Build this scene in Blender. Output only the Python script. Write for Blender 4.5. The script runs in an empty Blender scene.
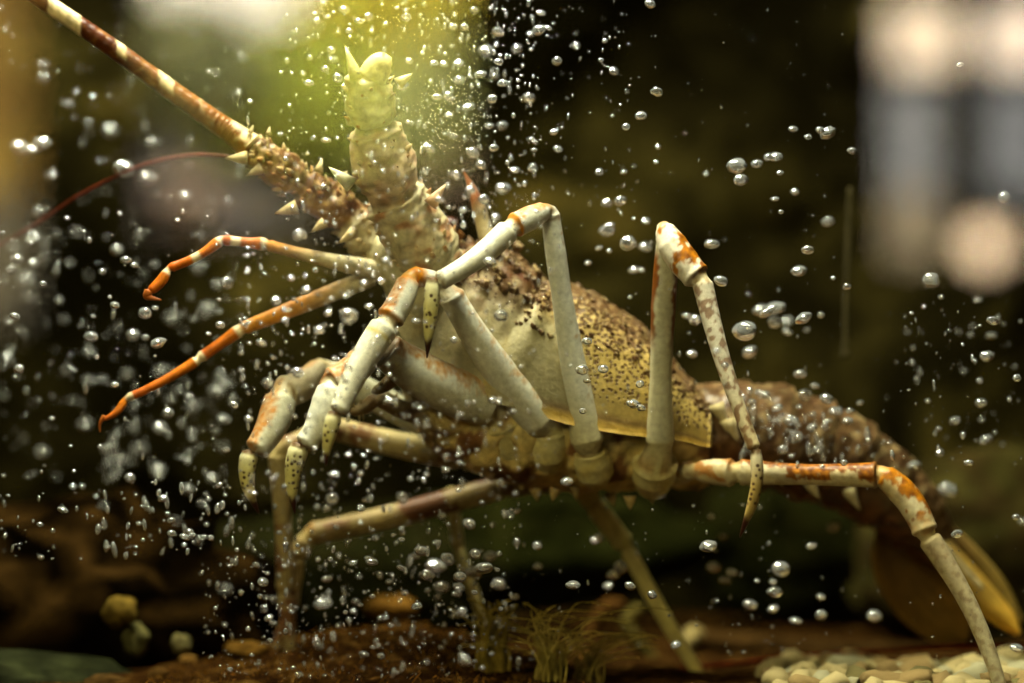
import bpy, math, random
import numpy as np
from mathutils import Vector, Matrix, noise, geometry

random.seed(7)
rng = np.random.default_rng(7)
SC = bpy.context.scene
COL = SC.collection
PI = math.pi

# ------------------------------------------------------------------ camera, world, lamps, exposure
CAM = Vector((0.0, -0.9, 0.079))
FPX = 2571.0
PITCH = math.atan(112.0 / FPX)
cd = bpy.data.cameras.new('camera')
cam = bpy.data.objects.new('camera', cd)
COL.objects.link(cam)
cam.location = CAM
cam.rotation_euler = (PI / 2 + PITCH, 0, 0)
cd.sensor_width = 36.0
cd.lens = FPX * 36.0 / 1024.0
cd.clip_start = 0.02
cd.clip_end = 50
cd.dof.use_dof = True
cd.dof.focus_distance = 0.853
cd.dof.aperture_fstop = 3.2
SC.camera = cam

SC.view_settings.view_transform = 'Standard'
SC.view_settings.look = 'None'
SC.view_settings.gamma = 1.0
SC.view_settings.use_curve_mapping = False
SC.view_settings.exposure = 0.0
SC.cycles.use_denoising = True
SC.cycles.caustics_reflective = False
SC.cycles.caustics_refractive = True
SC.cycles.max_bounces = 14
SC.cycles.transparent_max_bounces = 16

W = bpy.data.worlds.new('world')
SC.world = W
W.use_nodes = True
W.node_tree.nodes['Background'].inputs[0].default_value = (1.0, 0.8, 0.5, 1)
W.node_tree.nodes['Background'].inputs[1].default_value = 0.012


def area(name, loc, target, sx, sy, power, color):
    l = bpy.data.lights.new(name, 'AREA')
    l.shape = 'RECTANGLE'
    l.size, l.size_y = sx, sy
    l.energy = power
    l.color = color
    o = bpy.data.objects.new(name, l)
    COL.objects.link(o)
    o.location = loc
    d = Vector(target) - Vector(loc)
    o.rotation_euler = d.to_track_quat('-Z', 'Y').to_euler()
    return o


# strip lamp in the tank's hood, and an added warm fill light in front of the tank
area('hood_lamp', (-0.08, -0.055, 0.64), (-0.05, -0.025, 0.0), 0.46, 0.14, 20.0, (1.0, 0.99, 0.93))
area('front_fill', (-0.36, -0.80, 0.50), (-0.02, 0.0, 0.1), 0.25, 0.25, 4.8, (1.0, 0.88, 0.52))


# ------------------------------------------------------------------ helpers
def at(px, py, Y):
    """point of the photograph's frame at depth plane Y"""
    d = Vector(((px - 512.0) / FPX, (341.5 - py) / FPX, 1.0))
    c, s = math.cos(PITCH), math.sin(PITCH)
    w = Vector((d.x, c * d.z - s * d.y, s * d.z + c * d.y))
    return CAM + w * ((Y - CAM.y) / w.y)


def pxm(px, Y):
    return px * (Y - CAM.y) / FPX


def setp(o, label=None, cat=None, group=None, kind=None):
    if label: o['label'] = label
    if cat: o['category'] = cat
    if group: o['group'] = group
    if kind: o['kind'] = kind
    return o


def root(name, loc, label, cat, group=None):
    o = bpy.data.objects.new(name, None)
    COL.objects.link(o)
    o.location = loc
    o.empty_display_size = 0.01
    return setp(o, label, cat, group)


WORLDPOS = {}


def wpos(o):
    p = Vector(o.location)
    while o.parent:
        o = o.parent
        p = p + Vector(o.location)
    return p


class M:
    """collects vertices, faces and a colour per vertex"""
    def __init__(self):
        self.v, self.f, self.c = [], [], []

    def add(self, vs, fs, cs):
        b = len(self.v)
        self.v += [tuple(p) for p in vs]
        self.f += [tuple(i + b for i in f) for f in fs]
        if isinstance(cs, tuple):
            cs = [cs] * len(vs)
        self.c += [tuple(c) if len(c) == 4 else (*c, 1.0) for c in cs]

    def mesh(self, name, mat, off=(0, 0, 0), smooth=True):
        me = bpy.data.meshes.new(name)
        o = Vector(off)
        me.from_pydata([(p[0] - o.x, p[1] - o.y, p[2] - o.z) for p in self.v], [], self.f)
        a = me.color_attributes.new('Col', 'FLOAT_COLOR', 'POINT')
        a.data.foreach_set('color', np.array(self.c, dtype=np.float32).ravel())
        if mat: me.materials.append(mat)
        if smooth:
            me.polygons.foreach_set('use_smooth', [True] * len(me.polygons))
        me.update()
        return me

    def obj(self, name, mat, parent=None, loc=None, smooth=True):
        base = wpos(parent) if parent else Vector((0, 0, 0))
        if loc is None:
            loc = base if parent else Vector((0, 0, 0))
        me = self.mesh(name, mat, loc, smooth)
        ob = bpy.data.objects.new(name, me)
        COL.objects.link(ob)
        if parent:
            ob.parent = parent
            ob.location = Vector(loc) - base
        else:
            ob.location = loc
        return ob


def vnoise(p, s, seed=0.0):
    return noise.noise(Vector((p[0] * s + seed, p[1] * s + seed * 1.7, p[2] * s - seed)))


def mix(a, b, t):
    t = max(0.0, min(1.0, t))
    return tuple(a[i] + (b[i] - a[i]) * t for i in range(3))


def sst(a, b, x):
    if a == b: return float(x > a)
    t = max(0.0, min(1.0, (x - a) / (b - a)))
    return t * t * (3 - 2 * t)


def interp(xs, ys, x):
    return float(np.interp(x, xs, ys))


def frames(pts):
    n = len(pts)
    T = []
    for i in range(n):
        a, b = pts[max(0, i - 1)], pts[min(n - 1, i + 1)]
        t = (b - a)
        T.append(t.normalized() if t.length > 1e-9 else Vector((1, 0, 0)))
    u = T[0].cross(Vector((0, 1, 0)))
    if u.length < 1e-3: u = T[0].cross(Vector((0, 0, 1)))
    u.normalize()
    U = []
    for i in range(n):
        u = u - T[i] * u.dot(T[i])
        u.normalize()
        U.append(u.copy())
    return T, U


def loft(pts, rad, colf, nseg=18, flat=1.0, cap=True):
    """closed tube along pts; rad a radius per point; colf(i, normal, pos)"""
    T, U = frames(pts)
    vs, fs, cs = [], [], []
    n = len(pts)
    for i in range(n):
        V = T[i].cross(U[i])
        for k in range(nseg):
            a = 2 * PI * k / nseg
            nrm = U[i] * math.cos(a) + V * math.sin(a) 
            p = pts[i] + U[i] * math.cos(a) * rad[i] + V * math.sin(a) * rad[i] * flat
            vs.append(p)
            cs.append(colf(i, nrm, p))
    for i in range(n - 1):
        for k in range(nseg):
            k2 = (k + 1) % nseg
            fs.append((i * nseg + k, i * nseg + k2, (i + 1) * nseg + k2, (i + 1) * nseg + k))
    if cap:
        for i, s in ((0, -1), (n - 1, 1)):
            vs.append(pts[i] + T[i] * rad[i] * 0.5 * s)
            cs.append(cs[i * nseg])
            c = len(vs) - 1
            for k in range(nseg):
                k2 = (k + 1) % nseg
                fs.append((c, i * nseg + k2, i * nseg + k) if s < 0 else (c, i * nseg + k, i * nseg + k2))
    return vs, fs, cs


def catmull(P, n):
    """P list of tuples (any length) -> dense list"""
    A = np.array(P, dtype=float)
    A = np.vstack([2 * A[0] - A[1], A, 2 * A[-1] - A[-2]])
    out = []
    for i in range(1, len(A) - 2):
        for t in np.linspace(0, 1, n, endpoint=False):
            p0, p1, p2, p3 = A[i - 1], A[i], A[i + 1], A[i + 2]
            out.append(0.5 * ((2 * p1) + (-p0 + p2) * t + (2 * p0 - 5 * p1 + 4 * p2 - p3) * t * t + (-p0 + 3 * p1 - 3 * p2 + p3) * t ** 3))
    out.append(A[-2])
    return np.array(out)


def cone(m, base, d, r, h, col, tip=None, n=7, bend=None):
    d = d.normalized()
    u = d.orthogonal().normalized()
    w = d.cross(u)
    b2 = bend if bend is not None else Vector((0, 0, 0))
    vs, cs = [], []
    for j, (t, k) in enumerate(((0, 1.0), (0.35, 0.72), (0.72, 0.34))):
        for i in range(n):
            a = 2 * PI * i / n
            vs.append(base + d * h * t + b2 * h * t * t + (u * math.cos(a) + w * math.sin(a)) * r * k)
            cs.append(mix(col, tip or col, t))
    vs.append(base + d * h + b2 * h)
    cs.append(tip or col)
    fs = []
    for j in range(2):
        for i in range(n):
            i2 = (i + 1) % n
            fs.append((j * n + i, j * n + i2, (j + 1) * n + i2, (j + 1) * n + i))
    for i in range(n):
        fs.append((2 * n + i, 2 * n + (i + 1) % n, 3 * n))
    fs.append(tuple(range(n - 1, -1, -1)))
    m.add(vs, fs, cs)


def ico(sub):
    import bmesh
    bm = bmesh.new()
    bmesh.ops.create_icosphere(bm, subdivisions=sub, radius=1.0)
    vs = [v.co.copy() for v in bm.verts]
    bm.verts.index_update()
    fs = [tuple(v.index for v in f.verts) for f in bm.faces]
    bm.free()
    return vs, fs


ICO = {s: ico(s) for s in (1, 2, 3, 4)}


# ------------------------------------------------------------------ materials
def newmat(name):
    m = bpy.data.materials.new(name)
    m.use_nodes = True
    nt = m.node_tree
    for n in list(nt.nodes):
        if n.type not in ('BSDF_PRINCIPLED', 'OUTPUT_MATERIAL'):
            nt.nodes.remove(n)
    return m, nt, nt.nodes['Principled BSDF'], nt.nodes['Material Output']


def N(nt, kind, **kw):
    n = nt.nodes.new(kind)
    for k, v in kw.items():
        if k.startswith('i_'):
            n.inputs[k[2:].replace('_', ' ')].default_value = v
        else:
            setattr(n, k, v)
    return n


def shell_mat(name, rough=0.38, mottle=0.25, mscale=260, bump=0.25, bscale=500, spots=None, sss=0.0, transl=0.0, spec=0.16):
    """vertex colour 'Col' broken up by noise, optional dark pits, fine bump"""
    m, nt, b, out = newmat(name)
    L = nt.links.new
    col = N(nt, 'ShaderNodeVertexColor', layer_name='Col')
    tc = N(nt, 'ShaderNodeTexCoord')
    nz = N(nt, 'ShaderNodeTexNoise', i_Scale=mscale, i_Detail=5.0, i_Roughness=0.65)
    L(tc.outputs['Object'], nz.inputs['Vector'])
    mr = N(nt, 'ShaderNodeMapRange')
    mr.inputs['From Min'].default_value = 0.3
    mr.inputs['From Max'].default_value = 0.7
    mr.inputs['To Min'].default_value = 1.0 - mottle
    mr.inputs['To Max'].default_value = 1.0 + mottle
    L(nz.outputs['Fac'], mr.inputs['Value'])
    mul = N(nt, 'ShaderNodeVectorMath', operation='SCALE')
    L(col.outputs['Color'], mul.inputs[0])
    L(mr.outputs['Result'], mul.inputs['Scale'])
    last = mul.outputs[0]
    height = nz.outputs['Fac']
    if spots:
        scale, r0, r1, scol, amt = spots
        vo = N(nt, 'ShaderNodeTexVoronoi', i_Scale=scale, i_Randomness=0.8)
        L(tc.outputs['Object'], vo.inputs['Vector'])
        # alpha of Col steers how wide the spots are
        sub = N(nt, 'ShaderNodeMath', operation='MULTIPLY')
        L(col.outputs['Alpha'], sub.inputs[0])
        sub.inputs[1].default_value = r1
        sub0 = N(nt, 'ShaderNodeMath', operation='MULTIPLY')
        L(col.outputs['Alpha'], sub0.inputs[0])
        sub0.inputs[1].default_value = r0
        sm = N(nt, 'ShaderNodeMapRange', interpolation_type='SMOOTHSTEP')
        L(vo.outputs['Distance'], sm.inputs['Value'])
        L(sub0.outputs[0], sm.inputs['From Min'])
        L(sub.outputs[0], sm.inputs['From Max'])
        sm.inputs['To Min'].default_value = amt
        sm.inputs['To Max'].default_value = 0.0
        # spots only where alpha > 0
        gt = N(nt, 'ShaderNodeMath', operation='GREATER_THAN')
        L(col.outputs['Alpha'], gt.inputs[0])
        gt.inputs[1].default_value = 0.12
        f = N(nt, 'ShaderNodeMath', operation='MULTIPLY')
        L(sm.outputs['Result'], f.inputs[0])
        L(gt.outputs[0], f.inputs[1])
        mx = N(nt, 'ShaderNodeMix', data_type='RGBA')
        L(f.outputs[0], mx.inputs['Factor'])
        L(last, mx.inputs['A'])
        mx.inputs['B'].default_value = (*scol, 1)
        last = mx.outputs['Result']
        hs = N(nt, 'ShaderNodeMath', operation='SUBTRACT')
        L(nz.outputs['Fac'], hs.inputs[0])
        L(f.outputs[0], hs.inputs[1])
        height = hs.outputs[0]
    L(last, b.inputs['Base Color'])
    bp = N(nt, 'ShaderNodeBump', i_Strength=bump, i_Distance=0.0006)
    L(height, bp.inputs['Height'])
    L(bp.outputs['Normal'], b.inputs['Normal'])
    b.inputs['Roughness'].default_value = rough
    b.inputs['Specular IOR Level'].default_value = spec
    if sss:
        b.inputs['Subsurface Weight'].default_value = sss
        b.inputs['Subsurface Radius'].default_value = (1.0, 0.6, 0.3)
        b.inputs['Subsurface Scale'].default_value = 0.003
    if transl:
        tr = N(nt, 'ShaderNodeBsdfTranslucent')
        L(last, tr.inputs['Color'])
        ms = N(nt, 'ShaderNodeMixShader')
        ms.inputs[0].default_value = transl
        L(b.outputs[0], ms.inputs[1])
        L(tr.outputs[0], ms.inputs[2])
        L(ms.outputs[0], out.inputs['Surface'])
    return m


MAT_LEG = shell_mat('leg_shell', rough=0.36, mottle=0.22, mscale=520, bump=0.35)
MAT_TIP = shell_mat('claw_shell', rough=0.35, mottle=0.10, mscale=300, bump=0.15, spots=(560, 0.30, 0.62, (0.05, 0.018, 0.006), 0.95))
MAT_CARA = shell_mat('carapace_shell', rough=0.42, mottle=0.24, mscale=420, bump=1.0, spots=(680, 0.46, 0.78, (0.070, 0.029, 0.009), 0.9))
MAT_BODY = shell_mat('body_shell', rough=0.34, mottle=0.5, mscale=170, bump=0.5)
MAT_ANT = shell_mat('antenna_shell', rough=0.35, mottle=0.4, mscale=240, bump=0.5)
MAT_FAN = shell_mat('tail_fan_shell', rough=0.35, mottle=0.3, mscale=120, bump=0.3, transl=0.45)
MAT_EYE = shell_mat('eye_shell', rough=0.1, mottle=0.1)
MAT_STONE = shell_mat('pebble_stone', rough=0.7, mottle=0.35, mscale=350, bump=0.6, spec=0.0)
MAT_ROCK = shell_mat('rock_surface', rough=0.8, mottle=0.7, mscale=70, bump=1.0, spec=0.0)
MAT_WEED = shell_mat('algae_strands', rough=0.6, mottle=0.3, mscale=200, transl=0.35, spec=0.0)

# air in water: a sphere of lower index than what is around it (1 / 1.333)
MAT_AIR, nt, b, out = newmat('air_in_water')
nt.nodes.remove(b)
g = N(nt, 'ShaderNodeBsdfGlass')
g.inputs['IOR'].default_value = 0.75
g.inputs['Roughness'].default_value = 0.0
g.inputs['Color'].default_value = (1, 1, 1, 1)
gd = N(nt, 'ShaderNodeBsdfDiffuse')
gd.inputs['Color'].default_value = (0.85, 0.87, 0.86, 1)
ms = N(nt, 'ShaderNodeMixShader')
ms.inputs[0].default_value = 0.11
nt.links.new(g.outputs[0], ms.inputs[1])
nt.links.new(gd.outputs[0], ms.inputs[2])
nt.links.new(ms.outputs[0], out.inputs['Surface'])

# tank glass: clear, with a weak mirror image of the room
MAT_PANE, nt, b, out = newmat('tank_glass')
nt.nodes.remove(b)
tr = N(nt, 'ShaderNodeBsdfTransparent')
tr.inputs['Color'].default_value = (0.98, 0.99, 0.97, 1)
gl = N(nt, 'ShaderNodeBsdfGlossy')
gl.inputs['Roughness'].default_value = 0.0
ms = N(nt, 'ShaderNodeMixShader')
ms.inputs[0].default_value = 0.05
nt.links.new(tr.outputs[0], ms.inputs[1])
nt.links.new(gl.outputs[0], ms.inputs[2])
nt.links.new(ms.outputs[0], out.inputs['Surface'])


def noise_mat(name, stops, scale, detail=6, rough=0.85, bump=0.6, bdist=0.01, rgh=0.6, dist=0.0):
    m, nt, b, out = newmat(name)
    L = nt.links.new
    tc = N(nt, 'ShaderNodeTexCoord')
    nz = N(nt, 'ShaderNodeTexNoise', i_Scale=scale, i_Detail=float(detail), i_Roughness=rgh, i_Distortion=dist)
    L(tc.outputs['Object'], nz.inputs['Vector'])
    cr = N(nt, 'ShaderNodeValToRGB')
    el = cr.color_ramp.elements
    while len(el) < len(stops): el.new(0.5)
    for e, (p, c) in zip(el, stops):
        e.position = p
        e.color = (*c, 1)
    L(nz.outputs['Fac'], cr.inputs['Fac'])
    L(cr.outputs['Color'], b.inputs['Base Color'])
    bp = N(nt, 'ShaderNodeBump', i_Strength=bump, i_Distance=bdist)
    L(nz.outputs['Fac'], bp.inputs['Height'])
    L(bp.outputs['Normal'], b.inputs['Normal'])
    b.inputs['Roughness'].default_value = rough
    b.inputs['Specular IOR Level'].default_value = 0.0
    return m


def flat_mat(name, col, rough=0.6):
    m, nt, b, out = newmat(name)
    nz = N(nt, 'ShaderNodeTexNoise', i_Scale=20.0, i_Detail=3.0)
    tc = N(nt, 'ShaderNodeTexCoord')
    nt.links.new(tc.outputs['Object'], nz.inputs['Vector'])
    mx = N(nt, 'ShaderNodeMix', data_type='RGBA')
    mx.inputs['A'].default_value = (*[c * 0.8 for c in col], 1)
    mx.inputs['B'].default_value = (*[c * 1.15 for c in col], 1)
    nt.links.new(nz.outputs['Fac'], mx.inputs['Factor'])
    nt.links.new(mx.outputs['Result'], b.inputs['Base Color'])
    b.inputs['Roughness'].default_value = rough
    return m


def lit_mat(name, col, strength):
    m, nt, b, out = newmat(name)
    nt.nodes.remove(b)
    e = N(nt, 'ShaderNodeEmission')
    e.inputs['Color'].default_value = (*col, 1)
    e.inputs['Strength'].default_value = strength
    nt.links.new(e.outputs[0], out.inputs['Surface'])
    return m


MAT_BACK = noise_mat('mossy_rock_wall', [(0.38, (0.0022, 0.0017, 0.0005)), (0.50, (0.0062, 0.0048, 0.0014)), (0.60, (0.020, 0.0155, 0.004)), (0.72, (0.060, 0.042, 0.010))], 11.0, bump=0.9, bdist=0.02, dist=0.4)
MAT_SIDE = noise_mat('dark_side_rock', [(0.3, (0.02, 0.015, 0.006)), (0.7, (0.06, 0.05, 0.02))], 9.0)
MAT_SAND = noise_mat('brown_bed', [(0.36, (0.008, 0.003, 0.001)), (0.54, (0.022, 0.009, 0.002)), (0.68, (0.08, 0.04, 0.009))], 130.0, bump=1.0, bdist=0.003)
MAT_ROOM = flat_mat('room_plaster', (0.03, 0.024, 0.015), 0.9)
MAT_FRAME = flat_mat('window_frame_paint', (0.05, 0.045, 0.04), 0.5)


def box(m, lo, hi, col=(1, 1, 1)):
    x0, y0, z0 = lo
    x1, y1, z1 = hi
    m.add([(x0, y0, z0), (x1, y0, z0), (x1, y1, z0), (x0, y1, z0), (x0, y0, z1), (x1, y0, z1), (x1, y1, z1), (x0, y1, z1)],
          [(0, 3, 2, 1), (4, 5, 6, 7), (0, 1, 5, 4), (1, 2, 6, 5), (2, 3, 7, 6), (3, 0, 4, 7)], col)


def struct(name, m, mat, smooth=False, parent=None):
    o = m.obj(name, mat, parent, smooth=smooth)
    if parent is None: o['kind'] = 'structure'
    return o


# ------------------------------------------------------------------ the tank
GLASS_Y = -0.12


def bed(x, y):
    """height of the sandy bed"""
    z = 0.016 * math.exp(-((x + 0.045) / 0.052) ** 2 - ((y - 0.05) / 0.055) ** 2)
    z += 0.0025 * noise.noise(Vector((x * 40, y * 40, 0.3))) + 0.0012 * noise.noise(Vector((x * 130, y * 130, 4.3)))
    return z


m = M()
nx, ny = 200, 80
vs = [(-0.7 + 1.4 * i / nx, GLASS_Y + 0.47 * j / ny) for j in range(ny + 1) for i in range(nx + 1)]
m.add([(x, y, bed(x, y)) for x, y in vs], [(j * (nx + 1) + i, j * (nx + 1) + i + 1, (j + 1) * (nx + 1) + i + 1, (j + 1) * (nx + 1) + i) for j in range(ny) for i in range(nx)], (1, 1, 1))
floor = struct('floor', m, MAT_SAND, True)

m = M()
nx, nz = 140, 70
vs = []
for j in range(nz + 1):
    for i in range(nx + 1):
        x, z = -0.72 + 1.44 * i / nx, -0.02 + 0.55 * j / nz
        p = Vector((x, 0, z))
        y = 0.33 - 0.055 * noise.fractal(p * 7 + Vector((3, 1, 2)), 0.9, 2.1, 5) - 0.03 * abs(noise.noise(p * 5))
        vs.append((x, y, z))
m.add(vs, [(j * (nx + 1) + i, j * (nx + 1) + i + 1, (j + 1) * (nx + 1) + i + 1, (j + 1) * (nx + 1) + i) for j in range(nz) for i in range(nx)], (1, 1, 1))
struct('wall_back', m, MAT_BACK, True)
for nm, x in (('wall_left', -0.72), ('wall_right', 0.70)):
    m = M()
    box(m, (x, GLASS_Y, -0.02), (x + 0.02, 0.35, 0.53))
    struct(nm, m, MAT_SIDE)
m = M()
box(m, (-0.72, GLASS_Y - 0.006, -0.02), (0.72, GLASS_Y, 0.53))
struct('window_1', m, MAT_PANE)

# the water that fills the tank: a clear body with a faint yellow-green tint
MAT_WATER, nt, b, out = newmat('tank_water')
nt.nodes.remove(b)
tr = N(nt, 'ShaderNodeBsdfTransparent')
nt.links.new(tr.outputs[0], out.inputs['Surface'])
va = N(nt, 'ShaderNodeVolumeAbsorption')
va.inputs['Color'].default_value = (0.86, 0.84, 0.45, 1)
va.inputs['Density'].default_value = 1.1
nt.links.new(va.outputs[0], out.inputs['Volume'])
m = M()
box(m, (-0.695, GLASS_Y + 0.0015, -0.015), (0.695, 0.40, 0.40))
struct('water', m, MAT_WATER)


# ------------------------------------------------------------------ the room mirrored in the glass
VY = 3.76                                    # depth of the mirrored wall seen in the pane


def refl(px, py, vy=VY):
    p = at(px, py, vy)
    return Vector((p.x, 2 * GLASS_Y - vy, p.z))


WALL_Y = 2 * GLASS_Y - VY
m = M()
# plaster wall behind the photographer with two window openings and a slot for the glowing post
opens = []
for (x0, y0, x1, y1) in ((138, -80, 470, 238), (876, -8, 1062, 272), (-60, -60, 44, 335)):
    a, b2 = refl(x0, y1), refl(x1, y0)
    opens.append((a.x, a.z, b2.x, b2.z))
opens.sort()
xs = [-3.0]
for o in opens:
    xs += [o[0], o[2]]
xs.append(3.0)
for k in range(len(xs) - 1):
    if k % 2 == 0:
        box(m, (xs[k], WALL_Y - 0.12, -1.2), (xs[k + 1], WALL_Y, 3.6))
    else:
        o = opens[k // 2]
        box(m, (o[0], WALL_Y - 0.12, -1.2), (o[2], WALL_Y, o[1]))
        box(m, (o[0], WALL_Y - 0.12, o[3]), (o[2], WALL_Y, 3.6))
struct('wall_front', m, MAT_ROOM)


def frame_for(o, name, mull_x=(), mull_z=(), w=0.022):
    m = M()
    x0, z0, x1, z1 = o
    y0, y1 = WALL_Y - 0.06, WALL_Y + 0.01
    for lo, hi in (((x0, y0, z0), (x0 + w, y1, z1)), ((x1 - w, y0, z0), (x1, y1, z1)), ((x0 + w, y0, z0), (x1 - w, y1, z0 + w)), ((x0 + w, y0, z1 - w), (x1 - w, y1, z1))):
        box(m, lo, hi)
    for x, ww in mull_x:
        box(m, (x - ww / 2, y0, z0 + w), (x + ww / 2, y1, z1 - w))
    for z, ww in mull_z:
        box(m, (x0 + w, y0 + 0.002, z - ww / 2), (x1 - w, y1 - 0.002, z + ww / 2))
    return struct(name, m, MAT_FRAME)


def pane(parent, px0, py0, px1, py1, mat, dy=-0.05):
    a, b2 = refl(px0, py1), refl(px1, py0)
    m = M()
    box(m, (a.x, WALL_Y + dy - 0.006, a.z), (b2.x, WALL_Y + dy, b2.z))
    return m.obj('pane', mat, parent, smooth=False)


lk = refl(876, 100)
w3 = frame_for(opens[2], 'window_3', mull_x=((refl(975, 60).x, 0.025),), mull_z=((refl(900, 74).z, 0.02),))
pane(w3, 884, 4, 962, 66, lit_mat('warm_transom', (1.0, 0.76, 0.50), 17.0))
pane(w3, 988, 0, 1056, 70, lit_mat('warm_transom_bright', (1.0, 0.78, 0.56), 18.0))
pane(w3, 884, 82, 940, 190, lit_mat('overcast_pane', (0.95, 0.90, 0.80), 4.2))
pane(w3, 884, 190, 940, 266, lit_mat('beige_pane', (1.0, 0.76, 0.46), 4.2))
pane(w3, 984, 82, 1056, 190, lit_mat('cool_pane', (0.95, 0.92, 0.85), 3.2))
glow_post = frame_for(opens[0], 'glowing_post')  # glowing stand-in for a lamp-lit wooden post, not a window
pane(glow_post, -50, -50, 38, 190, lit_mat('post_glow_amber', (0.95, 0.52, 0.11), 2.7))
pane(glow_post, -50, 190, 38, 325, lit_mat('post_glow_dim', (0.80, 0.66, 0.42), 1.8))
w2 = frame_for(opens[1], 'window_2', w=0.012)
sb = M()
a, b2 = refl(50, -160, 6.2), refl(560, 330, 6.2)
box(sb, (a.x - .3, a.y - .02, b2.z), (b2.x + .3, a.y, a.z))
# daylight sky far outside that window
sky = sb.obj('sky_backdrop', lit_mat('overcast_sky', (1.0, 0.86, 0.66), 19.0), smooth=False)
sky['kind'] = 'structure'


def shrub(cx, cy, r_px, n, col, label, vy, zs=1.0):
    c = refl(cx, cy, vy)
    R = r_px * (vy + 0.9) / FPX
    t = root('leafy_shrub', (c.x, c.y, c.z - R * zs), label, 'shrub')
    fm, wm = M(), M()
    for _ in range(n):
        d = Vector(rng.normal(size=3)).normalized()
        p = c + Vector((d.x * R, d.y * R * 0.5, d.z * R * zs)) * (0.35 + 0.65 * rng.random() ** 0.4)
        u = Vector(rng.normal(size=3)).normalized()
        w = u.orthogonal().normalized()
        s = R * 0.17 * (0.7 + 0.6 * rng.random())
        k = 0.6 + 0.8 * rng.random()
        fm.add([p - u * s, p + w * s * .45, p + u * s, p - w * s * .45], [(0, 1, 2, 3)], tuple(x * k for x in col))
    o = fm.obj('foliage', MAT_WEED, t)
    o['kind'] = 'stuff'
    pts = [Vector((c.x, c.y, c.z - R * zs)) + Vector((0.01 * math.sin(i), 0, R * zs * i / 5)) for i in range(8)]
    wm.add(*loft(pts, [R * 0.05] * 8, lambda i, n_, p: (0.08, 0.05, 0.02), 8))
    wm.obj('stem', MAT_ROCK, t)
    return t


shrub(400, 20, 105, 900, (0.46, 0.40, 0.06), 'bright yellow-green shrub outside, upper right in the mirrored window', 5.5, 0.85)
shrub(285, 108, 122, 900, (0.26, 0.27, 0.045), 'olive green shrub outside, low in the middle of the mirrored window', 5.2, 0.66)
shrub(190, 74, 84, 900, (0.15, 0.15, 0.06), 'dull green shrub outside, at the left edge of the mirrored window', 4.75, 0.95)
shrub(445, 110, 75, 500, (0.32, 0.32, 0.11), 'pale green shrub outside, at the right edge of the mirrored window', 4.95, 1.0)
m = M()  # added dark wall that hides the sky glow below the shrubs
a, b2 = refl(40, 300, 5.95), refl(560, 120, 5.95)
box(m, (a.x, a.y - .1, a.z), (b2.x, a.y, b2.z))
struct('wall_sky_block', m, flat_mat('sky_block_dark', (0.022, 0.016, 0.010), 0.9))


def pot(px, py, r_px, vy, label):
    c = refl(px, py, vy)
    R = r_px * (vy + 0.9) / FPX
    prof = [(-1.0, .62), (-.9, .70), (-.3, .84), (.5, .96), (.78, 1.0), (.8, 1.12), (1.0, 1.12)]
    t = root('plant_pot', (c.x, c.y, c.z - R), label, 'pot')
    m = M()
    m.add(*loft([c + Vector((0, 0, R * z)) for z, k in prof], [R * k for z, k in prof], lambda i, n_, p: (0.80, 0.54, 0.34), 24))
    m.obj('body', MAT_STONE, t)
    m = M()
    m.add(*loft([c + Vector((0, 0, R * z)) for z in (.97, 1.02)], [R * .95, R * .9], lambda i, n_, p: (0.05, 0.03, 0.02), 20))
    m.obj('soil', MAT_ROCK, t)


pot(185, 222, 30, 4.5, 'beige plant pot outside, mirrored below the dark green shrub')
pot(455, 196, 22, 4.4, 'beige plant pot outside, mirrored below the pale green shrub')
gl_ = area('garden_daylight', refl(300, -900, 3.95), refl(300, 60, 5.0), 1.0, 0.3, 9000, (1.0, 0.97, 0.9))

# globe lamp hanging in the room
c = refl(985, 245, 3.4)
t = root('globe_lamp', c, 'round glowing globe lamp mirrored in the glass at the right', 'lamp')
gm = M()
gv, gf = ICO[3]
gm.add([c + v * 0.036 for v in gv], gf, (1, 1, 1))
gm.obj('globe', lit_mat('lamp_glow', (1.0, 0.70, 0.43), 23.0), t)
gm = M()
gm.add(*loft([c + Vector((0, 0, 0.034 + 0.12 * i)) for i in range(12)], [0.004] * 12, lambda i, n_, p: (0.02, 0.02, 0.02), 6))
gm.obj('cord', MAT_FRAME, t)
gm = M()
gm.add(*loft([c + Vector((0, 0, 0.034)), c + Vector((0, 0, 0.05))], [0.014, 0.010], lambda i, n_, p: (0.1, 0.09, 0.07), 12))
gm.obj('cap', MAT_FRAME, t)


# ------------------------------------------------------------------ rocks, pebbles and weed on the bed
def rock(name, px, py, Y, rx, ry, rz, col, label, cat='rock', sub=4, amp=0.25, col2=None, fs=2.2, seed=0.0, group=None):
    c = at(px, py, Y)
    vs, fs_ = ICO[sub]
    m = M()
    P, C = [], []
    for v in vs:
        k = 1 + amp * noise.fractal(v * fs * 0.6 + Vector((seed, seed * 2, 1)), 0.9, 2.0, 4)
        p = c + Vector((v.x * rx, v.y * ry, v.z * rz)) * k
        P.append(p)
        f = sst(-0.05, 0.3, noise.noise(v * fs * 2.6 + Vector((seed + 5, 0, 0))))
        C.append(mix(col, col2 or col, f))
    m.add(P, fs_, C)
    o = m.obj(name, MAT_ROCK, loc=(c.x, c.y, c.z - rz))
    return setp(o, label, cat, group)


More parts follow.
